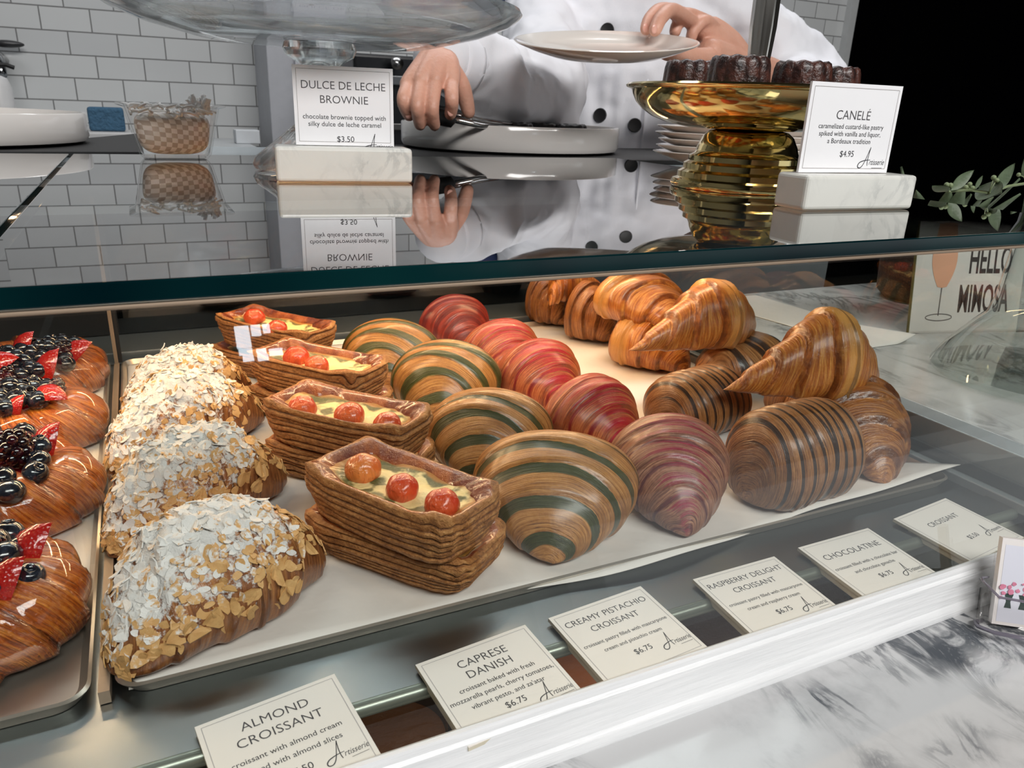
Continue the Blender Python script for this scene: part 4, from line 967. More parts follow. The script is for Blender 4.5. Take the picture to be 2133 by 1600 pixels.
def fluted(r, h, nf=10, seed=0):
    n = nf * 10; prof = [(0.92, 0.0), (1.0, 0.05), (0.98, 0.3), (0.94, 0.6), (0.91, 0.84), (0.86, 0.95), (0.76, 1.0), (0.5, 0.99), (0.26, 0.93), (0.0, 0.92)]
    V = []; F = []; rs = np.random.RandomState(seed)
    for j, (a, z) in enumerate(prof):
        for k in range(n):
            an = 2 * math.pi * k / n; fl = 1 + 0.075 * (abs(math.cos(nf * an / 2)) - 0.5) * (1 if a > 0.6 else a)
            V.append((a * r * fl * math.cos(an), a * r * fl * math.sin(an), z * h + 0.0006 * math.cos(nf * an) * (1 if j in (5, 6) else 0)))
    for j in range(len(prof) - 1):
        for k in range(n): F.append((j * n + k, j * n + (k + 1) % n, (j + 1) * n + (k + 1) % n, (j + 1) * n + k))
    F.append(tuple(range(n))[::-1]); return V, F
def on_bowl(px, Yp): p = aty(px, 150, Yp); return p.x, p.y
for k, (px, Yp, r, h, lab) in enumerate([(1440, 0.625, 0.0265, 0.038, 'canelé at the left of the brass bowl, behind the middle one'), (1540, 0.548, 0.0270, 0.0385, 'darkest canelé in the middle of the brass bowl, in front of the post'),
                                    (1672, 0.540, 0.0265, 0.0375, 'canelé right of the post, beside the top corner of the menu card'), (1738, 0.590, 0.0265, 0.039, 'brownest canelé at the far right of the brass bowl')]):
    x, y = on_bowl(px, Yp); o = obj('canele', fluted(r, h, seed=k), CAN, angle=1.0); o.location = (x, y, 0.0738); o.rotation_euler = (0, 0, k * 0.7)
    tag(o, lab, 'pastry', 'canelés in the brass bowl')

# ------------------------------------------------------------------ glass cake stand
CLEAR = NT('thick_clear_glass'); CLEAR.set((0.80, 0.83, 0.83, 1), 0.02); CLEAR.b.inputs['Transmission Weight'].default_value = 1.0; CLEAR.b.inputs['IOR'].default_value = 1.48; 
_tr = CLEAR.new('ShaderNodeBsdfTransparent'); _tr.inputs[0].default_value = (0.84, 0.86, 0.86, 1); _mx = CLEAR.new('ShaderNodeMixShader'); _mx.inputs[0].default_value = 0.30
CLEAR.link(CLEAR.b.outputs[0], _mx.inputs[1]); CLEAR.link(_tr.outputs[0], _mx.inputs[2]); CLEAR.link(_mx.outputs[0], CLEAR.out.inputs[0]); CLEAR = CLEAR.m
GC = Vector((0.167, 0.775, 0.0))
gs = thing('glass_cake_stand', 'clear pressed glass pedestal cake stand seen from below', 'cake stand', GC)
pl = [(0.0, 0.116), (0.030, 0.1155), (0.105, 0.1150), (0.112, 0.1165), (0.150, 0.1255), (0.176, 0.1350), (0.186, 0.1415), (0.1885, 0.1445), (0.187, 0.1475), (0.180, 0.1465), (0.150, 0.1325), (0.112, 0.1220), (0.0, 0.1215)]
obj('plate', lathe(pl, 96), CLEAR, gs, angle=0.6)
stem = [(0.0, 0.0006), (0.060, 0.0006), (0.066, 0.002), (0.068, 0.006), (0.064, 0.012), (0.040, 0.031), (0.022, 0.046), (0.0165, 0.058), (0.016, 0.080), (0.0175, 0.093), (0.022, 0.098), (0.031, 0.103), (0.034, 0.109), (0.032, 0.1148), (0.0, 0.1148)]
sv, sf = lathe(stem, 96)
sv = [(x * (1 + 0.02 * math.cos(24 * math.atan2(y, x)) * (0.01 < z < 0.09)), y * (1 + 0.02 * math.cos(24 * math.atan2(y, x)) * (0.01 < z < 0.09)), z) for x, y, z in sv]
obj('pedestal', (sv, sf), CLEAR, gs, angle=0.6)

# ------------------------------------------------------------------ trays on the work counter
WHITE_LAC = plain('white_lacquer', C(226, 222, 218), 0.14, vary=0.02, Coat_Weight=0.5)
def round_tray(label, cx, cy, r, h, zb):
    p = [(r * 0.93, 0.0), (r * 0.985, 0.004), (r, 0.010), (r, h - 0.0015), (r - 0.0012, h), (r - 0.0045, h), (r - 0.0055, h - 0.002), (r - 0.007, 0.008), (r * 0.9, 0.005), (0.0, 0.005)]
    o = obj('round_tray', lathe(p, 160), WHITE_LAC, angle=0.7); o.location = (cx, cy, zb); return tag(o, label, 'tray', 'round white trays on the work counter')
MAT = plain('black_mat', C(8, 8, 9), 0.65)
o = obj('counter_mat', prism([(atz(x, y, -0.006).x, atz(x, y, -0.006).y) for x, y in ((-260, 320), (300, 321), (288, 281), (150, 294), (-260, 300))][::1], -0.0095, -0.0035, 'z'), MAT, smooth=False); tag(o, 'black mat under the left white tray, reaching toward the clear basket', 'mat', 'black mats behind the glass')
mxy = [(0.33, 0.992), (1.10, 0.992), (1.10, 1.325), (0.33, 1.325)]
o = obj('counter_mat', prism(mxy, -0.0095, -0.0035, 'z'), MAT, smooth=False); tag(o, 'black mat under the right white tray and the plates', 'mat', 'black mats behind the glass')
round_tray('round white tray at the left edge of the picture, empty', -0.255, 1.262, 0.200, 0.040, -0.0033)
round_tray('round white tray under the chef holding dark scalloped cakes and tongs', aty(1062, 290, 1.240).x, 1.240, 0.186, 0.0415, -0.0033)
CHOCO = plain('black_chocolate_cake', C(16, 12, 14), 0.45, bump=0.002, scale=120)
for k, (px, yy, lab) in enumerate([(1075, 1.15, 'black scalloped cake at the left, touching the tongs'), (1130, 1.18, 'black scalloped cake in the middle of the white tray'), (1188, 1.155, 'black scalloped cake at the right of the white tray')]):
    q = aty(px, 262, yy); o = obj('scalloped_cake', fluted(0.030, 0.040, 9, seed=k + 9), CHOCO, angle=1.0); o.location = (q.x, q.y, 0.0022); tag(o, lab, 'cake', 'dark scalloped cakes in the right tray')

# ------------------------------------------------------------------ stacked plates
PORC = plain('white_porcelain', C(232, 224, 216), 0.12, vary=0.015, Coat_Weight=0.6)
def plate_vf(r, h=0.017):
    return lathe([(r * 0.55, 0.0), (r * 0.60, 0.0012), (r * 0.80, h * 0.42), (r * 0.985, h * 0.86), (r, h * 0.95), (r * 0.995, h), (r * 0.97, h), (r * 0.78, h * 0.58), (r * 0.56, h * 0.26), (0.0, h * 0.24)], 96)
PC = aty(1535, 300, 0.83)
for k in range(5):
    o = obj('plate', plate_vf(0.108 - 0.002 * (k % 2)), PORC, angle=0.9); o.location = (PC.x + 0.003 * (k % 3 - 1), PC.y + 0.002 * (k % 2), 0.0006 + k * 0.0082)
    o.scale.y = 0.72; o.rotation_euler = (0, 0, -0.55 + 0.05 * (k % 3))
    tag(o, ['white plate at the bottom of the stack behind the brass stand', 'white plate second from the bottom of the stack behind the brass stand', 'white plate in the middle of the stack behind the brass stand', 'white plate second from the top of the stack behind the brass stand', 'white plate on top of the stack behind the brass stand'][k], 'plate', 'stack of white plates')

# ------------------------------------------------------------------ clear basket with a woven pouch
BP = plain('clear_plastic', (0.95, 0.95, 0.95, 1), 0.04, Transmission_Weight=1.0, IOR=1.3)
THIN = pane_glass('thin_clear_plastic', (0.985, 0.98, 0.975, 1), 1.2)
bk = thing('clear_basket', 'clear plastic tub stuffed with a white woven pouch and cords', 'container', (0.039, 0.925, 0.0005), 0.0)
def tub(w0, d0, w1, d1, h, t):
    def loop(w, d, z, r=0.010, n=6):
        P = []
        for cx, cy, a0 in ((w / 2 - r, -d / 2 + r, -90), (w / 2 - r, d / 2 - r, 0), (-w / 2 + r, d / 2 - r, 90), (-w / 2 + r, -d / 2 + r, 180)):
            for k in range(n + 1): a = math.radians(a0 + 90 * k / n); P.append((cx + r * math.cos(a), cy + r * math.sin(a), z))
        return P
    L = [loop(w0 - 0.008, d0 - 0.008, 0), loop(w0, d0, 0.005), loop(w1, d1, h - 0.002), loop(w1 + 0.012, d1 + 0.012, h), loop(w1 + 0.012, d1 + 0.012, h + 0.0015), loop(w1 - 2 * t, d1 - 2 * t, h), loop(w0 - 2 * t, d0 - 2 * t, 0.005 + t), loop(w0 - 0.01, d0 - 0.01, t)]
    n = len(L[0]); V = [p for l in L for p in l]; F = []
    for i in range(len(L) - 1):
        for k in range(n): F.append((i * n + k, i * n + (k + 1) % n, (i + 1) * n + (k + 1) % n, (i + 1) * n + k))
    F.append(tuple(range(n))[::-1]); F.append(tuple(range((len(L) - 1) * n, len(L) * n))); return V, F
obj('tub', tub(0.070, 0.060, 0.092, 0.075, 0.0535, 0.0015), THIN, bk, angle=0.6)
WOV = NT('woven_white_straps'); _c = WOV.coord('UV'); _ck = WOV.new('ShaderNodeTexChecker'); WOV.link(_c, _ck.inputs[0]); _ck.inputs['Scale'].default_value = 13.0
_ck.inputs['Color1'].default_value = C(255, 254, 252); _ck.inputs['Color2'].default_value = C(206, 197, 188); WOV.set(_ck.outputs[0], 0.5); WOV = WOV.m
def pouch():
    v, f = ball((0, 0, 0), (1, 1, 1), 40, 24); V = []; U = []
    for x, y, z in v:
        s = lambda q: math.copysign(abs(q) ** 0.55, q)
        zz = s(z); w = 0.033 + 0.006 * (zz + 1) / 2; V.append((s(x) * w, s(y) * 0.026, 0.0245 + zz * 0.022)); U.append(((s(x) + 0.7 * s(y)) / 2, zz * 0.36 + 0.06 * s(x)))
    return (V, f), U
pv, pu = pouch(); pouch_o = obj('woven_pouch', pv, WOV, uv=pu); pouch_o.location = (0.039, 0.925, 0.0022); tag(pouch_o, 'white checkered woven pouch inside the clear tub', 'pouch')
rs = random.Random(5); cords = []
for k in range(46):
    x = rs.uniform(-0.036, 0.034); y = rs.uniform(-0.030, 0.028); z = rs.uniform(0.040, 0.050); a = rs.uniform(0, 6.28); ln = rs.uniform(0.010, 0.022)
    pts = [(x + ln * (u - 0.5) * math.cos(a) + 0.003 * math.sin(6 * u + k), y + ln * (u - 0.5) * math.sin(a), z + 0.004 * math.sin(math.pi * u)) for u in np.linspace(0, 1, 7)]
    cords.append(tube(pts, 0.0013, 6))
for k in range(20):
    x = 0.030 + rs.uniform(-0.010, 0.008); y = rs.uniform(-0.012, 0.012)
    pts = [(x + 0.006 * u * rs.uniform(-1, 1), y, 0.045 + 0.019 * u * rs.uniform(0.5, 1.0)) for u in np.linspace(0, 1, 5)]
    cords.append(tube(pts, [0.0014, 0.0014, 0.0014, 0.002, 0.0024], 6))
o = obj('cord_tangle', join(*cords)[:2], plain('white_cord', C(255, 254, 252), 0.6, vary=0.02)); o.location = (0.039, 0.925, 0.0022); tag(o, 'tangle of white cords spilling over the right rim of the clear tub', 'cords', kind='stuff')
# ------------------------------------------------------------------ things along the back of the kitchen
GREYP = plain('pale_grey_panel', srgb(168, 170, 176), 0.45)
BACK = plain('back_counter_white', srgb(176, 180, 182), 0.35)
o = obj('back_counter', box(-2.2, 0.36, 2.62, 3.19, -0.13, -0.085), BACK, smooth=False, bevel=0.004); tag(o, 'pale back counter along the tiled wall', 'counter')
obj('cupboard_body', box(-2.2, 0.36, 2.66, 3.19, -1.149, -0.131), plain('grey_cupboard', srgb(130, 132, 134), 0.5), o, smooth=False)
q0 = aty(187, 267, 2.78); q1 = aty(257, 230, 2.78)
sp = obj('sponge', box(q0.x, q1.x, 2.75, 2.81, -0.0845 + 0.035, -0.0845 + 0.105), plain('blue_sponge', srgb(60, 98, 126), 0.85, vary=0.2, scale=60, bump=0.01), smooth=False, bevel=0.008); tag(sp, 'blue cleaning sponge lying on a grey basin edge', 'sponge')
bs = obj('basin_edge', box(aty(178, 270, 2.78).x, aty(300, 270, 2.78).x, 2.70, 2.90, -0.0848, -0.0497), plain('grey_basin', srgb(176, 176, 176), 0.4), smooth=False, bevel=0.006); tag(bs, 'grey basin edge under the blue sponge', 'sink')
b_ = thing('soap_dispenser', 'white soap dispenser with a black pump at the far left', 'dispenser', (aty(2, 220, 2.75).x, 2.75, -0.0847))
obj('bottle', lathe([(0.034, 0), (0.036, 0.01), (0.036, 0.15), (0.028, 0.175), (0.014, 0.182), (0.0, 0.182)], 32), plain('white_plastic', srgb(206, 206, 206), 0.35), b_, angle=0.7)
obj('pump', join(lathe([(0.010, 0.182), (0.010, 0.215), (0.0, 0.215)], 20), tube([(0, 0, 0.21), (0.03, 0, 0.212), (0.05, 0, 0.205)], 0.006, 8))[:2], BLACK, b_, angle=0.7)
fx = aty(-14, 120, 2.95)
fa = thing('wall_tap', 'chrome wall tap at the far left edge of the tiled wall', 'tap', (fx.x, 3.195, fx.z))
obj('spout', tube([(0, 0, 0), (0, -0.10, 0.01), (0.01, -0.2, 0.0), (0.015, -0.25, -0.05)], 0.014, 12), plain('chrome', srgb(150, 152, 154), 0.12, 1.0), fa)
obj('handle', ball((0.02, -0.04, 0.05), (0.05, 0.02, 0.012)), plain('dark_handle', srgb(40, 40, 42), 0.3), fa)
# white tall cabinet left of the machine
X0 = aty(552, 200, 3.0).x; X1 = aty(715, 200, 3.0).x
cb = thing('tall_cabinet', 'pale grey tall cabinet with a vertical handle, behind the cake stand', 'cabinet', ((X0 + X1) / 2, 3.05, -1.15))
hw = (X1 - X0) / 2
obj('cabinet_body', box(-hw, hw, -0.15, 0.14, 0.0, 2.9), GREYP, cb, smooth=False, bevel=0.003)
obj('door', box(-hw + 0.09, hw - 0.004, -0.172, -0.151, 0.01, 2.88), plain('pale_door', srgb(182, 182, 190), 0.4), cb, smooth=False, bevel=0.003)
obj('handle', tube([(-hw + 0.15, -0.19, 1.28), (-hw + 0.15, -0.195, 1.30), (-hw + 0.15, -0.195, 1.42), (-hw + 0.15, -0.19, 1.44)], 0.008, 10), plain('steel_pull', srgb(120, 120, 120), 0.3, 1.0), cb)
M0 = aty(722, 200, 2.5).x; M1 = aty(1000, 200, 2.5).x
em = thing('espresso_machine', 'black coffee machine behind the chef, dark panels and steel rails', 'appliance', ((M0 + M1) / 2, 2.6, -0.6))
mw = (M1 - M0) / 2
obj('body', box(-mw, mw, -0.2, 0.25, 0.0, 0.80), plain('black_machine', srgb(14, 16, 20), 0.25), em, smooth=False, bevel=0.01)
obj('rail', box(-mw, mw, -0.225, -0.201, 0.715, 0.742), plain('steel_rail', srgb(120, 122, 124), 0.3, 0.9), em, smooth=False, bevel=0.003)
obj('rail', box(-mw, mw, -0.225, -0.201, 0.585, 0.605), plain('steel_rail_low', srgb(110, 108, 106), 0.3, 0.9), em, smooth=False, bevel=0.003)
obj('knob', lathe([(0.018, 0), (0.018, 0.02), (0.0, 0.022)], 24), plain('steel_knob', srgb(160, 160, 160), 0.25, 1.0), em, loc=(-mw + 0.12, -0.23, 0.775)).rotation_euler = (math.pi / 2, 0, 0)
for sx in (-1, 1):
    for y0 in (-0.15, 0.15): obj('leg', box(sx * (mw - 0.05) - 0.025, sx * (mw - 0.05) + 0.025, y0, y0 + 0.05, -0.549, 0.0), BLACK, em, smooth=False)
bb = obj('label_box', box(aty(490, 285, 2.85).x, aty(540, 285, 2.85).x, 2.83, 2.90, -0.0847, -0.0847 + 0.045), plain('white_box', srgb(196, 200, 204), 0.5), smooth=False, bevel=0.003); tag(bb, 'small pale box on the back counter beside the cabinet', 'box')

# ------------------------------------------------------------------ vase with eucalyptus at the right end
VC = Vector((0.780, 0.408, -0.1695))
vs = thing('glass_vase', 'clear glass vase with a wide flared base on the grey marble', 'vase', VC)
VG = NT('vase_glass'); VG.set((0.92, 0.95, 0.94, 1), 0.02); VG.b.inputs['Transmission Weight'].default_value = 1.0; VG.b.inputs['IOR'].default_value = 1.22; VG = VG.m
vp = [(0.0, 0.0006), (0.060, 0.0006), (0.066, 0.002), (0.067, 0.006), (0.060, 0.024), (0.047, 0.048), (0.040, 0.060), (0.0375, 0.075), (0.036, 0.11), (0.0345, 0.150), (0.036, 0.185), (0.040, 0.20), (0.0385, 0.2005), (0.0335, 0.185), (0.032, 0.150), (0.0345, 0.075), (0.037, 0.060), (0.045, 0.047), (0.058, 0.023), (0.062, 0.008), (0.0, 0.006)]
vp = [(r * 1.46, z * 1.02) for r, z in vp]
obj('vase_body', lathe(vp, 72), pane_glass('thin_vase_glass', (0.96, 0.975, 0.965, 1), 1.6), vs, angle=0.8)
LEAF = NT('eucalyptus_leaf'); _c = LEAF.coord(); LEAF.set(LEAF.mix(LEAF.noise(_c, 90, 3), C(58, 74, 50), C(112, 128, 100)), 0.5); LEAF.bump(LEAF.noise(_c, 200, 2), 0.0005); LEAF = LEAF.m
STEM = plain('pale_green_stem', C(128, 142, 104), 0.5)
def leaf_vf(L, w, cup=0.12, nu=14, nv=5):
    V = []; F = []
    for th in (0, 1):
        for i in range(nu + 1):
            u = i / nu; ww = w * (math.sin(math.pi * min(1, u * 0.98 + 0.02)) ** 0.8) * (1 - 0.25 * u)
            for j in range(-nv, nv + 1):
                s = j / nv; V.append((L * u, ww * s, cup * w * (s * s) + 0.10 * L * u * u + (0.0006 if th else 0.0)))
    n = 2 * nv + 1; o = (nu + 1) * n
    for i in range(nu):
        for j in range(2 * nv):
            a = i * n + j; F.append((a, a + n, a + n + 1, a + 1)); F.append((o + a, o + a + 1, o + a + n + 1, o + a + n))
    return V, F
def add_leaf(t, base, tip, w, roll_=0.0):
    base = Vector(base); tip = Vector(tip); d = tip - base; L = d.length; z = Vector((0, 0, 1)); side = z.cross(d).normalized() if abs(d.normalized().z) < 0.95 else Vector((0, 1, 0))
    m = frame_m(base, d, side); m = m @ Matrix.Rotation(roll_, 4, 'X')
    return obj('leaf', xf(leaf_vf(L, w), m), LEAF, t)
eu = thing('eucalyptus_sprig', 'eucalyptus sprig lying on the glass counter at the right edge', 'plant')
zq = 0.0042
S = [atz(x, y, zq) for x, y in ((1976, 399), (2022, 396), (2060, 402), (2100, 388), (2150, 380), (2200, 374))]
obj('stem', tube(S, [0.0011, 0.0013, 0.0014, 0.0015, 0.0016, 0.0016], 8), STEM, eu)
def up(px, py, p): return aty(px, py, p.y)
add_leaf(eu, S[0], atz(1942, 394, zq + 0.002), 0.0075, 0.5)
add_leaf(eu, S[0] + Vector((0.002, 0, 0.001)), up(2022, 356, S[0]), 0.0060, 1.2)
add_leaf(eu, S[1] + Vector((0.006, 0, 0.001)), up(2044, 366, S[1]), 0.0026, 1.2)
add_leaf(eu, S[1] + Vector((0.006, -0.004, 0.001)), atz(2094, 410, 0.003), 0.0135, 0.9)
add_leaf(eu, S[2] + Vector((0.008, 0, 0.001)), up(2107, 341, S[2]), 0.0070, 1.2)
add_leaf(eu, S[4], up(2140, 330, S[4]), 0.0090, 1.0)
add_leaf(eu, S[4], up(2170, 400, S[4]), 0.0090, 0.3)
for base, px, py in ((S[0], 1972, 385), (S[0], 1980, 386), (S[1], 2020, 384), (S[1], 2026, 392), (S[1], 2012, 390), (S[2], 2070, 370), (S[2], 2076, 376), (S[4], 2122, 364)):
    p = up(px, py, base); p.z = max(p.z, 0.0035)
    obj('bud', join(tube([base, (base + p) / 2 + Vector((0, 0, 0.001)), p], 0.0005, 6), ball(p, 0.0024, 12, 8))[:2], STEM, eu)
bl = thing('leaf_bunch', 'dark green leaves standing inside the glass vase', 'plant', VC)
for k, (x0, y0, z0, x1, y1, z1, w) in enumerate([(0.0, 0.0, 0.016, -0.030, -0.006, 0.068, 0.012), (0.004, 0.0, 0.016, 0.012, -0.012, 0.075, 0.013), (0.0, 0.004, 0.016, 0.026, 0.010, 0.070, 0.012), (0.0, 0.0, 0.016, -0.008, 0.018, 0.085, 0.010), (0.0, 0.0, 0.016, -0.016, -0.02, 0.050, 0.012)]):
    add_leaf(bl, (x0, y0, z0), (x1, y1, z1), w, 0.6 * k)
obj('stem', tube([(0.01, 0.0, 0.010), (0.008, 0.002, 0.1), (0.004, 0.0, 0.17), (-0.006, 0, 0.20), (-0.03, -0.01, 0.215)], 0.0016, 8), STEM, bl)
fern = thing('fern_plant', 'dark green serrated leaves standing behind the mimosa sign', 'plant', (0.98, 0.70, -0.1695))
obj('pot', lathe([(0.045, 0.0), (0.055, 0.01), (0.06, 0.085), (0.052, 0.085), (0.05, 0.07), (0.0, 0.07)], 40), plain('dark_woven_pot', C(58, 40, 32), 0.7, bump=0.004, scale=160), fern, angle=0.8)
rs = random.Random(3)
for k in range(16):
    a = rs.uniform(0, 6.28); r1 = rs.uniform(0.05, 0.11); add_leaf(fern, (0.01 * math.cos(a), 0.01 * math.sin(a), 0.07), (r1 * math.cos(a) - 0.02, r1 * math.sin(a), rs.uniform(0.09, 0.17)), 0.017, rs.uniform(-0.6, 0.6))

# ------------------------------------------------------------------ mimosa sign
P0 = atz(1893, 694, -0.1693)
sg = thing('mimosa_sign', 'leaning card sign with a drawn champagne flute and HELLO MIMOSA in bold letters', 'sign')
xd = Vector((0.97, -0.24, 0)).normalized(); nb = Vector((-xd.y, xd.x, 0)); yd = (Vector((0, 0, 1)) + nb * 0.16 + xd * 0.36).normalized()
set_frame(sg, P0, xd, yd)
obj('card', box(0, 0.150, 0, 0.130, -0.003, 0.0), plain('cream_sign_card', C(206, 200, 192), 0.4), sg, smooth=False)
obj('card_edge', box(-0.0012, -0.0001, 0, 0.130, -0.0032, 0.0002), plain('olive_sign_edge', C(96, 92, 52), 0.5), sg, smooth=False)
obj('sign_base', box(0.0, 0.150, -0.0, 0.002, 0.0005, 0.028), THIN, sg, smooth=False)
fl = [(0.018 * math.sin(min(1, k / 10) * math.pi * 0.62), k) for k in range(11)]
bowlp = [(0.038 + dx, 0.054 + 0.074 * k / 20) for k, dx in [(k, 0.017 * math.sin(math.pi * (0.12 + 0.5 * min(1, k / 12))) * (1 - 0.25 * max(0, k - 12) / 8)) for k in range(21)]]
bowlp = [(0.038, 0.053)] + bowlp + [(0.076 - x, y) for x, y in bowlp[::-1]]
obj('drawn_flute', ([(x, y, 0.0003) for x, y in bowlp], [tuple(range(len(bowlp)))]), plain('peach_ink', C(214, 158, 126), 0.6), sg, smooth=False)
obj('drawn_stem', join(ribbon([(0.038, 0.053), (0.037, 0.02)], 0.0008), ribbon([(0.038 + 0.018 * math.cos(a), 0.018 + 0.004 * math.sin(a)) for a in np.linspace(0, 6.283, 30)], 0.0006))[:2], plain('grey_ink', C(92, 88, 86), 0.6), sg, smooth=False)
hv = text_vf('HELLO', 0.034, 0.016, 0, 0.058); mv = text_vf('MIMOSA', 0.034, 0.016, 0, 0.070)
obj('title_text', join(lay(([(x, y, 0.0003) for x, y, z in [(a_, b_ * 1.35, 0) for a_, b_, _ in hv[0]]], hv[1]), 0.102, 0.084), lay(([(x, y, 0.0003) for x, y, z in [(a_, b_ * 1.35, 0) for a_, b_, _ in mv[0]]], mv[1]), 0.098, 0.038))[:2], plain('brown_black_ink', C(52, 42, 38), 0.6), sg, smooth=False)

# ------------------------------------------------------------------ flower card in an acrylic holder
A0 = atz(2066, 1303, -0.2262)
hd = thing('card_holder', 'small clear acrylic holder standing on the white marble at the right edge', 'card holder')
hx = Vector((0.80, -0.60, 0)).normalized(); hn = Vector((-hx.y, hx.x, 0)); hy = (Vector((0, 0, 1)) + hn * 0.30).normalized()
set_frame(hd, A0, hx, hy)
LAV = plain('acrylic_edge_lavender', C(168, 162, 178), 0.12, Transmission_Weight=0.6)
obj('back_panel', box(-0.002, 0.070, 0.0, 0.046, -0.0045, -0.0027), THIN, hd, smooth=False)
poc = [(-0.004, -0.004), (-0.010, 0.001), (-0.012, 0.010), (-0.006, 0.018), (0.010, 0.021), (0.07, 0.022)]
pin = [(0.07, 0.0205), (0.010, 0.0195), (-0.005, 0.0168), (-0.0105, 0.010), (-0.0088, 0.0018), (-0.004, -0.0025)]
obj('pocket', xf(prism(poc + pin, 0.0, 0.023, 'z'), Matrix(((1, 0, 0, 0), (0, 0, 1, 0), (0, 1, 0, 0), (0, 0, 0, 1)))), THIN, hd)
obj('pocket_rim', tube([(x, 0.023 + (0.006 if x < -0.003 and y < 0.012 else 0), y) for x, y in poc], 0.0008, 8), LAV, hd)
obj('pocket_base', tube([(x, 0.0012, y) for x, y in poc], 0.0013, 8), LAV, hd)
fc = thing('flower_card', 'white card printed with pink flowers in dark vases, in the acrylic holder', 'card'); set_frame(fc, A0 + hy.normalized() * 0.002, hx, hy)
obj('card', box(-0.0015, 0.066, 0.0, 0.054, -0.0024, 0.0026), plain('white_flower_card', C(240, 236, 234), 0.35, vary=0.01), fc, smooth=False)
obj('printed_picture', ([(0.0006, 0.002, 0.0027), (0.066, 0.002, 0.0027), (0.066, 0.050, 0.0027), (0.0006, 0.050, 0.0027)], [(0, 1, 2, 3)]), plain('pale_blue_print', C(226, 228, 240), 0.4, vary=0.01), fc, smooth=False)
rs = random.Random(8); pk = []; dk = []
def disc(x, y, r, z): 
    n = 9; return [(x + r * math.cos(6.283 * k / n) * rs.uniform(0.7, 1.2), y + r * math.sin(6.283 * k / n) * rs.uniform(0.7, 1.2), z) for k in range(n)], [tuple(range(n))]
for k in range(60): pk.append(disc(rs.uniform(0.001, 0.060), rs.gauss(0.0225, 0.0022), rs.uniform(0.0008, 0.002), 0.0029 + 0.00001 * k))
for k in range(10): pk.append(disc(rs.gauss(0.022, 0.005), rs.gauss(0.037, 0.002), rs.uniform(0.0006, 0.0013), 0.0029 + 0.00001 * k))
for x in (0.006, 0.014, 0.028, 0.038): dk.append(([(x - 0.002, 0.011, 0.0028), (x + 0.002, 0.011, 0.0028), (x + 0.0012, 0.015, 0.0028), (x + 0.0026, 0.020, 0.0028), (x - 0.0026, 0.020, 0.0028), (x - 0.0012, 0.015, 0.0028)], [(0, 1, 2, 3, 4, 5)]))
dk.append(([(0.018, 0.026, 0.0028), (0.026, 0.026, 0.0028), (0.0235, 0.035, 0.0028), (0.0205, 0.035, 0.0028)], [(0, 1, 2, 3)]))
obj('printed_flowers', join(*pk)[:2], plain('pink_print', C(226, 140, 168), 0.5, vary=0.2, scale=400), fc, smooth=False)
obj('printed_vases', join(*dk)[:2], plain('dark_green_print', C(58, 74, 70), 0.5), fc, smooth=False)
# ------------------------------------------------------------------ desserts on the lower shelf, between the tags
CUP = THIN
for k, (px, py, lab) in enumerate([(840, 1530, 'glass cup of brown mousse between the almond and caprese tags'), (1215, 1395, 'glass cup of caramel dessert between the caprese and pistachio tags'), (1490, 1300, 'glass cup of dark mousse between the pistachio and raspberry tags'), (1720, 1225, 'glass cup of dark mousse left of the chocolatine tag'), (1920, 1160, 'glass cup of dark mousse between the two rightmost tags')]):
    p = atz(px, py, -0.335); c = thing('dessert_cup', lab, 'dessert cup', (p.x, p.y + 0.016, -0.3945), 0, 'dessert cups on the lower shelf')
    obj('glass', lathe([(0.0, 0.0), (0.026, 0.0), (0.034, 0.02), (0.038, 0.056), (0.0365, 0.056), (0.0325, 0.021), (0.025, 0.003), (0.0, 0.003)], 40), CUP, c, angle=0.8)
    obj('mousse', lathe([(0.0, 0.0035), (0.0245, 0.0035), (0.0315, 0.021), (0.0345, 0.042), (0.02, 0.046), (0.0, 0.047)], 36), plain('brown_mousse_%s' % 'abcde'[k], (C(96, 66, 46), C(150, 86, 40), C(52, 34, 28), C(44, 32, 28), C(46, 34, 30))[k], 0.35, bump=0.002, scale=60), c, angle=0.8)
o = obj('paper_label', box(0, 0.05, 0, 0.035, 0, 0.0006), CARD_W, smooth=False); q = atz(800, 1452, -0.30); o.location = (q.x - 0.02, q.y, -0.3938); tag(o, 'pale paper label lying on the lower shelf between the first two tags', 'label')
# ------------------------------------------------------------------ the person behind the counter
SKIN = NT('light_skin'); _c = SKIN.coord(); _n = SKIN.noise(_c, 22, 3); _f = SKIN.noise(_c, 260, 2)
SKIN.set(SKIN.mix(SKIN.math('ADD', SKIN.math('MULTIPLY', _n, 0.8), SKIN.math('MULTIPLY', _f, 0.2)), C(196, 138, 116), C(224, 176, 154)), 0.45); SKIN.b.inputs['Subsurface Weight'].default_value = 0.12
SKIN.b.inputs['Subsurface Radius'].default_value = (0.012, 0.005, 0.003); SKIN.bump(_f, 0.0005); SKIN = SKIN.m
COAT = NT('white_cotton_jacket'); _c = COAT.coord(); _n = COAT.noise(_c, 7, 4); COAT.set(COAT.mix(_n, C(224, 225, 233), C(240, 241, 245)), 0.75); COAT.bump(COAT.noise(_c, 900, 2), 0.0004); COAT = COAT.m
PX = Vector((0.985, 1.50, 0.0)); DV = Vector((0.56, 0.83, 0)).normalized(); WV = Vector((DV.y, -DV.x, 0))
pers = thing('person', 'person in a white double-breasted jacket holding a plate and a pair of tongs', 'person', (PX.x, PX.y, -1.15))
toP = Matrix.Translation((-PX.x, -PX.y, 1.15))
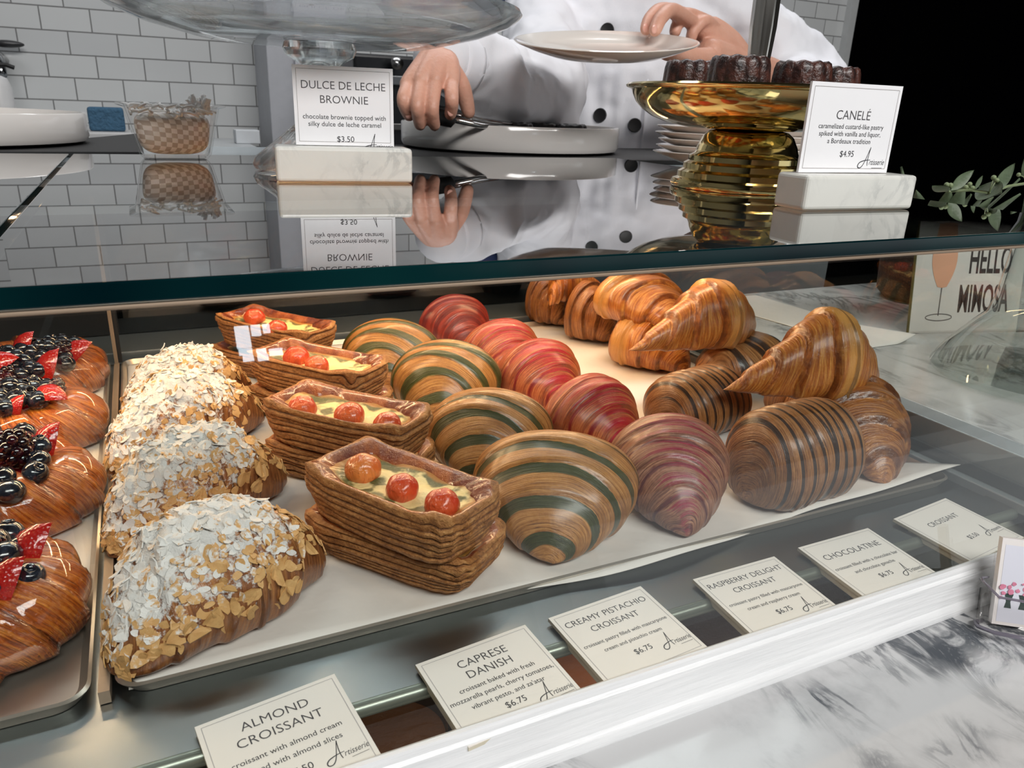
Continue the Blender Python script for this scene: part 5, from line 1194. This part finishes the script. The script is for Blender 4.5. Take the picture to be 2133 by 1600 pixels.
def loft(rings, n=40):
    # rings: (centre, half width along WV, half depth along DV)
    V = []; F = []
    for c, a, b in rings:
        for k in range(n):
            t = 2 * math.pi * k / n; sx = math.copysign(abs(math.cos(t)) ** 0.8, math.cos(t)); sy = math.copysign(abs(math.sin(t)) ** 0.8, math.sin(t))
            V.append(tuple(Vector(c) + WV * (a * sx) + DV * (b * sy)))
    for i in range(len(rings) - 1):
        for k in range(n): F.append((i * n + k, i * n + (k + 1) % n, (i + 1) * n + (k + 1) % n, (i + 1) * n + k))
    F.append(tuple(range(n))[::-1]); F.append(tuple(range((len(rings) - 1) * n, len(rings) * n))); return V, F
def limb(pts, rad, n=16, sub=5):
    # smooth tapered limb through the joints, round ends
    P = [Vector(p) for p in pts]; m = len(P); Q = []; R_ = []
    for i in range(m - 1):
        p0 = P[max(i - 1, 0)]; p1 = P[i]; p2 = P[i + 1]; p3 = P[min(i + 2, m - 1)]
        for k in range(sub):
            t = k / sub; Q.append(0.5 * ((2 * p1) + (p2 - p0) * t + (2 * p0 - 5 * p1 + 4 * p2 - p3) * t * t + (3 * p1 - p0 - 3 * p2 + p3) * t ** 3)); R_.append(rad[i] * (1 - t) + rad[i + 1] * t)
    Q.append(P[-1]); R_.append(rad[-1])
    return join(tube(Q, R_, n), ball(Q[0], R_[0] * 0.98, n, 10), ball(Q[-1], R_[-1] * 0.98, n, 10))[:2]
p = aty
def remeshed(o, voxel, smooth=6, disp=None):
    r = o.modifiers.new('Remesh', 'REMESH'); r.mode = 'VOXEL'; r.voxel_size = voxel; r.use_smooth_shade = True
    s = o.modifiers.new('Smooth', 'SMOOTH'); s.iterations = smooth; s.factor = 0.5
    if disp:
        tx = bpy.data.textures.new('cloth_folds', 'CLOUDS'); tx.noise_scale = disp[0]; tx.noise_depth = 2
        e = bpy.data.objects.new('fold_frame', None)
        d = o.modifiers.new('Folds', 'DISPLACE'); d.texture = tx; d.strength = disp[1]; d.mid_level = 0.5; bpy.data.objects.remove(e)
    return o
# body: one continuous surface of head, neck, trunk, arms and hands
trunk = loft([(PX + Vector((0, 0, -0.6)), 0.16, 0.10), (PX + Vector((0, 0, -0.1)), 0.17, 0.105), (PX + Vector((0, 0, 0.2)), 0.19, 0.11), (PX + Vector((0, 0, 0.30)), 0.15, 0.08)])
NB = PX + Vector((0, 0, 0.30)) - DV * 0.02
HEAD = PX - DV * 0.10 + Vector((0, 0, 0.44))
neck = limb([NB, NB - DV * 0.035 + Vector((0, 0, 0.05)), HEAD + DV * 0.03 + Vector((0, 0, -0.08))], [0.075, 0.062, 0.058])
hv_, hf_ = ball((0, 0, 0), (0.078, 0.098, 0.118), 40, 28); HV = []
for x, y, z in hv_:                                   # x along WV, y along DV (front = -y)
    if z < -0.02: x *= 1 - 0.28 * min(1, (-z - 0.02) / 0.10); y = y * (1 - 0.12 * min(1, (-z - 0.02) / 0.1)) - 0.012 * min(1, (-z - 0.02) / 0.1)
    ex = abs(abs(x) - 0.032)
    if y < -0.05 and abs(z - 0.005) < 0.02 and ex < 0.018: y += 0.008 * (1 - ex / 0.018) * (1 - abs(z - 0.005) / 0.02)
    HV.append(tuple(HEAD + WV * x + DV * y + Vector((0, 0, z))))
nose = limb([HEAD - DV * 0.090 + Vector((0, 0, 0.015)), HEAD - DV * 0.108 + Vector((0, 0, -0.025)), HEAD - DV * 0.096 + Vector((0, 0, -0.036))], [0.008, 0.013, 0.011], 10)
lips = [limb([HEAD - DV * 0.088 + Vector((0, 0, -0.060 - dz)) - WV * 0.022, HEAD - DV * 0.098 + Vector((0, 0, -0.058 - dz)), HEAD - DV * 0.088 + Vector((0, 0, -0.060 - dz)) + WV * 0.022], [0.003, 0.006, 0.003], 8) for dz in (0.0, 0.010)]
ears = [ball(HEAD + WV * (0.078 * s) + DV * 0.01 + Vector((0, 0, -0.005)), (0.012, 0.018, 0.030), 14, 10) for s in (-1, 1)]
# arm on the left of the picture, hand pointing down over the tray with the tongs
SL = PX - WV * 0.185 + Vector((0, 0, 0.285)); SR = PX + WV * 0.185 + Vector((0, 0, 0.285))
EL = p(1120, 205, 1.30); WL = p(915, 118, 1.135)
armL = limb([SL, EL, WL], [0.055, 0.042, 0.030])
kn = [p(850, 176, 1.090), p(877, 170, 1.078), p(907, 168, 1.072), p(940, 172, 1.074)]
palmL = [limb([WL, (WL + k) / 2 + Vector((0, -0.006, 0.004)), k], [0.027, 0.019, 0.0125], 14) for k in kn]
def fing(pts, r0, r1=None): 
    r1 = r1 or r0 * 0.82; m = len(pts); return limb(pts, [r0 + (r1 - r0) * i / (m - 1) for i in range(m)], 14)
fL = [fing([kn[0], p(840, 205, 1.068), p(844, 226, 1.070), p(852, 241, 1.078)], 0.0100, 0.0082), fing([kn[1], p(869, 218, 1.052), p(871, 242, 1.056), p(875, 260, 1.064)], 0.0100, 0.0084),
      fing([kn[2], p(901, 220, 1.048), p(902, 244, 1.052), p(905, 261, 1.060)], 0.0102, 0.0084), fing([kn[3], p(941, 204, 1.050), p(941, 222, 1.054), p(938, 238, 1.062)], 0.0106, 0.0088),
      fing([p(930, 135, 1.105), p(958, 175, 1.098), p(970, 208, 1.098), p(976, 234, 1.098)], 0.0160, 0.0100)]
# arm on the right of the picture, fingers over the far rim of the plate
ER = p(1690, 190, 1.36); WR = p(1545, 140, 1.130)
armR = limb([SR, ER, WR], [0.055, 0.044, 0.033])
kr = [p(1448, 52, 1.085), p(1462, 44, 1.105), p(1486, 52, 1.115), p(1500, 72, 1.115)]
palmR = [limb([WR, (WR * 0.45 + k * 0.55) + Vector((0, 0, 0.003)), k], [0.030, 0.024, 0.0135], 14) for k in kr] + [limb([WR, p(1478, 112, 1.07)], [0.03, 0.024], 14)]
fR = [fing([kr[0], p(1402, 22, 1.045), p(1378, 36, 1.020), p(1365, 62, 1.010)], 0.0118, 0.0098), fing([kr[1], p(1386, 20, 1.075), p(1356, 36, 1.055), p(1346, 60, 1.040)], 0.0116, 0.0096),
      fing([kr[2], p(1432, 30, 1.085), p(1412, 50, 1.075), p(1406, 66, 1.070)], 0.0112, 0.0094), fing([kr[3], p(1470, 44, 1.080), p(1446, 62, 1.075), p(1440, 78, 1.075)], 0.0108, 0.0092),
      fing([p(1500, 118, 1.080), p(1452, 122, 1.045), p(1416, 112, 1.030), p(1388, 108, 1.022)], 0.0180, 0.0125)]
body = obj('body', xf(join(trunk, neck, (HV, hf_), nose, *lips, *ears, armL, *palmL, *fL, armR, *palmR, *fR)[:2], toP), SKIN, pers)
remeshed(body, 0.0022, 4)
# nails
NAIL = plain('fingernail', C(222, 168, 152), 0.25, vary=0.02)
for (a, b) in (((851, 238), 1.068), ((939, 233), 1.052), ((1363, 60), 0.998), ((1344, 58), 1.029)):
    q = p(a[0], a[1], b); obj('fingernail', xf(ball(q, (0.0052, 0.002, 0.0066), 14, 10), toP), NAIL, pers)
# jacket
J = [loft([(PX + Vector((0, 0, -0.62)), 0.225, 0.150), (PX + Vector((0, 0, -0.25)), 0.225, 0.150), (PX + Vector((0, 0, 0.0)), 0.222, 0.142), (PX + Vector((0, 0, 0.14)), 0.232, 0.145), (PX + Vector((0, 0, 0.235)), 0.215, 0.135), (PX + Vector((0, 0, 0.295)), 0.150, 0.095), (PX + DV * 0.02 + Vector((0, 0, 0.325)), 0.09, 0.07)]),
     limb([SL + WV * 0.03, SL - WV * 0.015 + Vector((0, 0, -0.02)), EL + Vector((0.01, 0, 0.01)), WL * 0.80 + EL * 0.20], [0.085, 0.078, 0.080, 0.054], 24),
     limb([SR - WV * 0.03, SR + WV * 0.015 + Vector((0, 0, -0.02)), ER + Vector((0.0, 0, 0.02)), WR * 0.30 + ER * 0.70], [0.085, 0.078, 0.072, 0.058], 24)]
# drapery: long soft folds laid on the surface before the surfaces are fused
for k in range(9):
    a = -0.16 + 0.04 * k; f0 = PX + WV * a - DV * (0.142 - 0.5 * a * a * 2) ; J.append(limb([f0 + Vector((0, 0, 0.17)), f0 + WV * 0.012 * math.sin(k) + Vector((0, 0, 0.02)), f0 + WV * 0.02 * math.sin(k * 2.1) + Vector((0, 0, -0.2))], [0.005, 0.012, 0.016], 8))
for k in range(5):
    c = EL * (0.75 - 0.14 * k) + WL * (0.25 + 0.14 * k) if k < 3 else EL; 
    J.append(limb([c + Vector((0.0, -0.055, 0.045)), c + Vector((0.02, -0.07, 0.0)), c + Vector((0.045, -0.055, -0.05))], [0.012, 0.019, 0.012], 8))
jk = obj('jacket', xf(join(*J)[:2], toP), COAT, pers, label='white cotton jacket with soft folds')
remeshed(jk, 0.008, 5, (0.085, 0.034))
cu = obj('cuff', xf(limb([WL * 0.84 + EL * 0.16, WL * 0.96 + EL * 0.04], [0.052, 0.047], 28), toP), COAT, pers)
# neckline, buttons and apron band
obj('undershirt_collar', xf(tube([NB - DV * 0.058 * math.cos(a) + WV * 0.082 * math.sin(a) + Vector((0, 0, 0.02 + 0.028 * (1 - math.cos(a)))) for a in np.linspace(-2.2, 2.2, 24)], 0.013, 10), toP), plain('black_cotton', C(12, 12, 14), 0.8), pers)
bpy.context.view_layer.update()
dg = bpy.context.evaluated_depsgraph_get(); je = jk.evaluated_get(dg); inv_ = jk.matrix_world.inverted()
BUT = plain('black_button', C(10, 10, 12), 0.5)
def on_jacket(px, py):
    o_ = inv_ @ Vector(EYE); d_ = (inv_.to_3x3() @ Vector(ray(px, py))).normalized()
    ok, loc, nor, _i = je.ray_cast(o_, d_); return (loc, nor) if ok else (None, None)
for px, py in ((1265, 63), (1250, 240), (1322, 261), (1338, 96)):
    loc, nor = on_jacket(px, py)
    if loc is None: continue
    n_ = (nor * 0.5 - DV * 0.5).normalized(); m = frame_m(loc, n_.orthogonal(), n_.cross(n_.orthogonal()))
    obj('button', xf(lathe([(0.0, -0.004), (0.0125, -0.004), (0.0140, 0.001), (0.0125, 0.0045), (0.009, 0.0038), (0.0, 0.0035)], 28), m), BUT, pers, angle=0.8)
loc, nor = on_jacket(1420, 300)
obj('placket_seam', xf(tube([PX + WV * 0.045 - DV * (0.1475) + Vector((0, 0, z)) for z in np.linspace(-0.4, 0.14, 14)], 0.0022, 6), toP), COAT, pers)
obj('apron_band', xf(join(limb([p(985, 22, 1.66), p(1040, 8, 1.66), p(1120, -40, 1.64)], [0.03, 0.045, 0.06], 16), limb([p(1085, 262, 1.42), p(1105, 262, 1.42)], [0.02, 0.02], 12))[:2], toP), plain('navy_cloth', C(26, 46, 92), 0.8), pers, label='navy band behind the shoulder')
hair_v, hair_f = ball((0, 0, 0), (0.086, 0.104, 0.10), 32, 20)
obj('hair', xf(([tuple(HEAD + WV * x + DV * (y + 0.022) + Vector((0, 0, z + 0.035))) for x, y, z in hair_v], hair_f), toP), plain('dark_brown_hair', C(52, 36, 28), 0.6, bump=0.004, scale=120), pers)

# ------------------------------------------------------------------ what the hands hold
plc = p(1265, 91, 1.0)
pt = obj('plate', plate_vf(0.137, 0.022), PORC, angle=0.9); pt.location = plc
pt.scale = (1.0, 0.80, 1.0)
pt.rotation_mode = 'XYZ'
xa = (p(1455, 73, 1.0) - p(1075, 84, 1.0)).normalized(); fwd = Vector((-xa.y, xa.x, 0)).normalized(); yy = (fwd + Vector((0, 0, 0.175))).normalized()
m = frame_m(plc - Vector((0, 0, 0.017)), xa, yy); pt.matrix_world = m @ Matrix.Diagonal((1.0, 0.80, 1.0, 1.0)); tag(pt, 'white oval plate held up in the hand of the person', 'plate')
tg = thing('tongs', 'steel tongs with black grips held over the white tray', 'tongs', p(900, 245, 1.085))
L0 = tg.location.copy()
def lt(pts): return [Vector(q) - L0 for q in pts]
obj('grip', tube(lt([p(836, 226, 1.105), p(842, 228, 1.10), p(900, 240, 1.090), p(942, 250, 1.085), p(948, 252, 1.085)]), [0.004, 0.011, 0.012, 0.011, 0.004], 14), BLACK, tg)
obj('grip', tube(lt([p(828, 216, 1.13), p(840, 218, 1.125), p(935, 238, 1.115), p(942, 240, 1.115)]), [0.004, 0.009, 0.010, 0.004], 14), BLACK, tg)
STL = plain('tongs_steel', C(190, 190, 190), 0.2, 1.0)
obj('arm', tube(lt([p(940, 248, 1.086), p(1000, 262, 1.09), p(1075, 268, 1.105)]), [0.005, 0.004, 0.004], 10), STL, tg)
obj('arm', tube(lt([p(938, 238, 1.115), p(1000, 250, 1.12), p(1080, 263, 1.135)]), [0.005, 0.004, 0.004], 10), STL, tg)
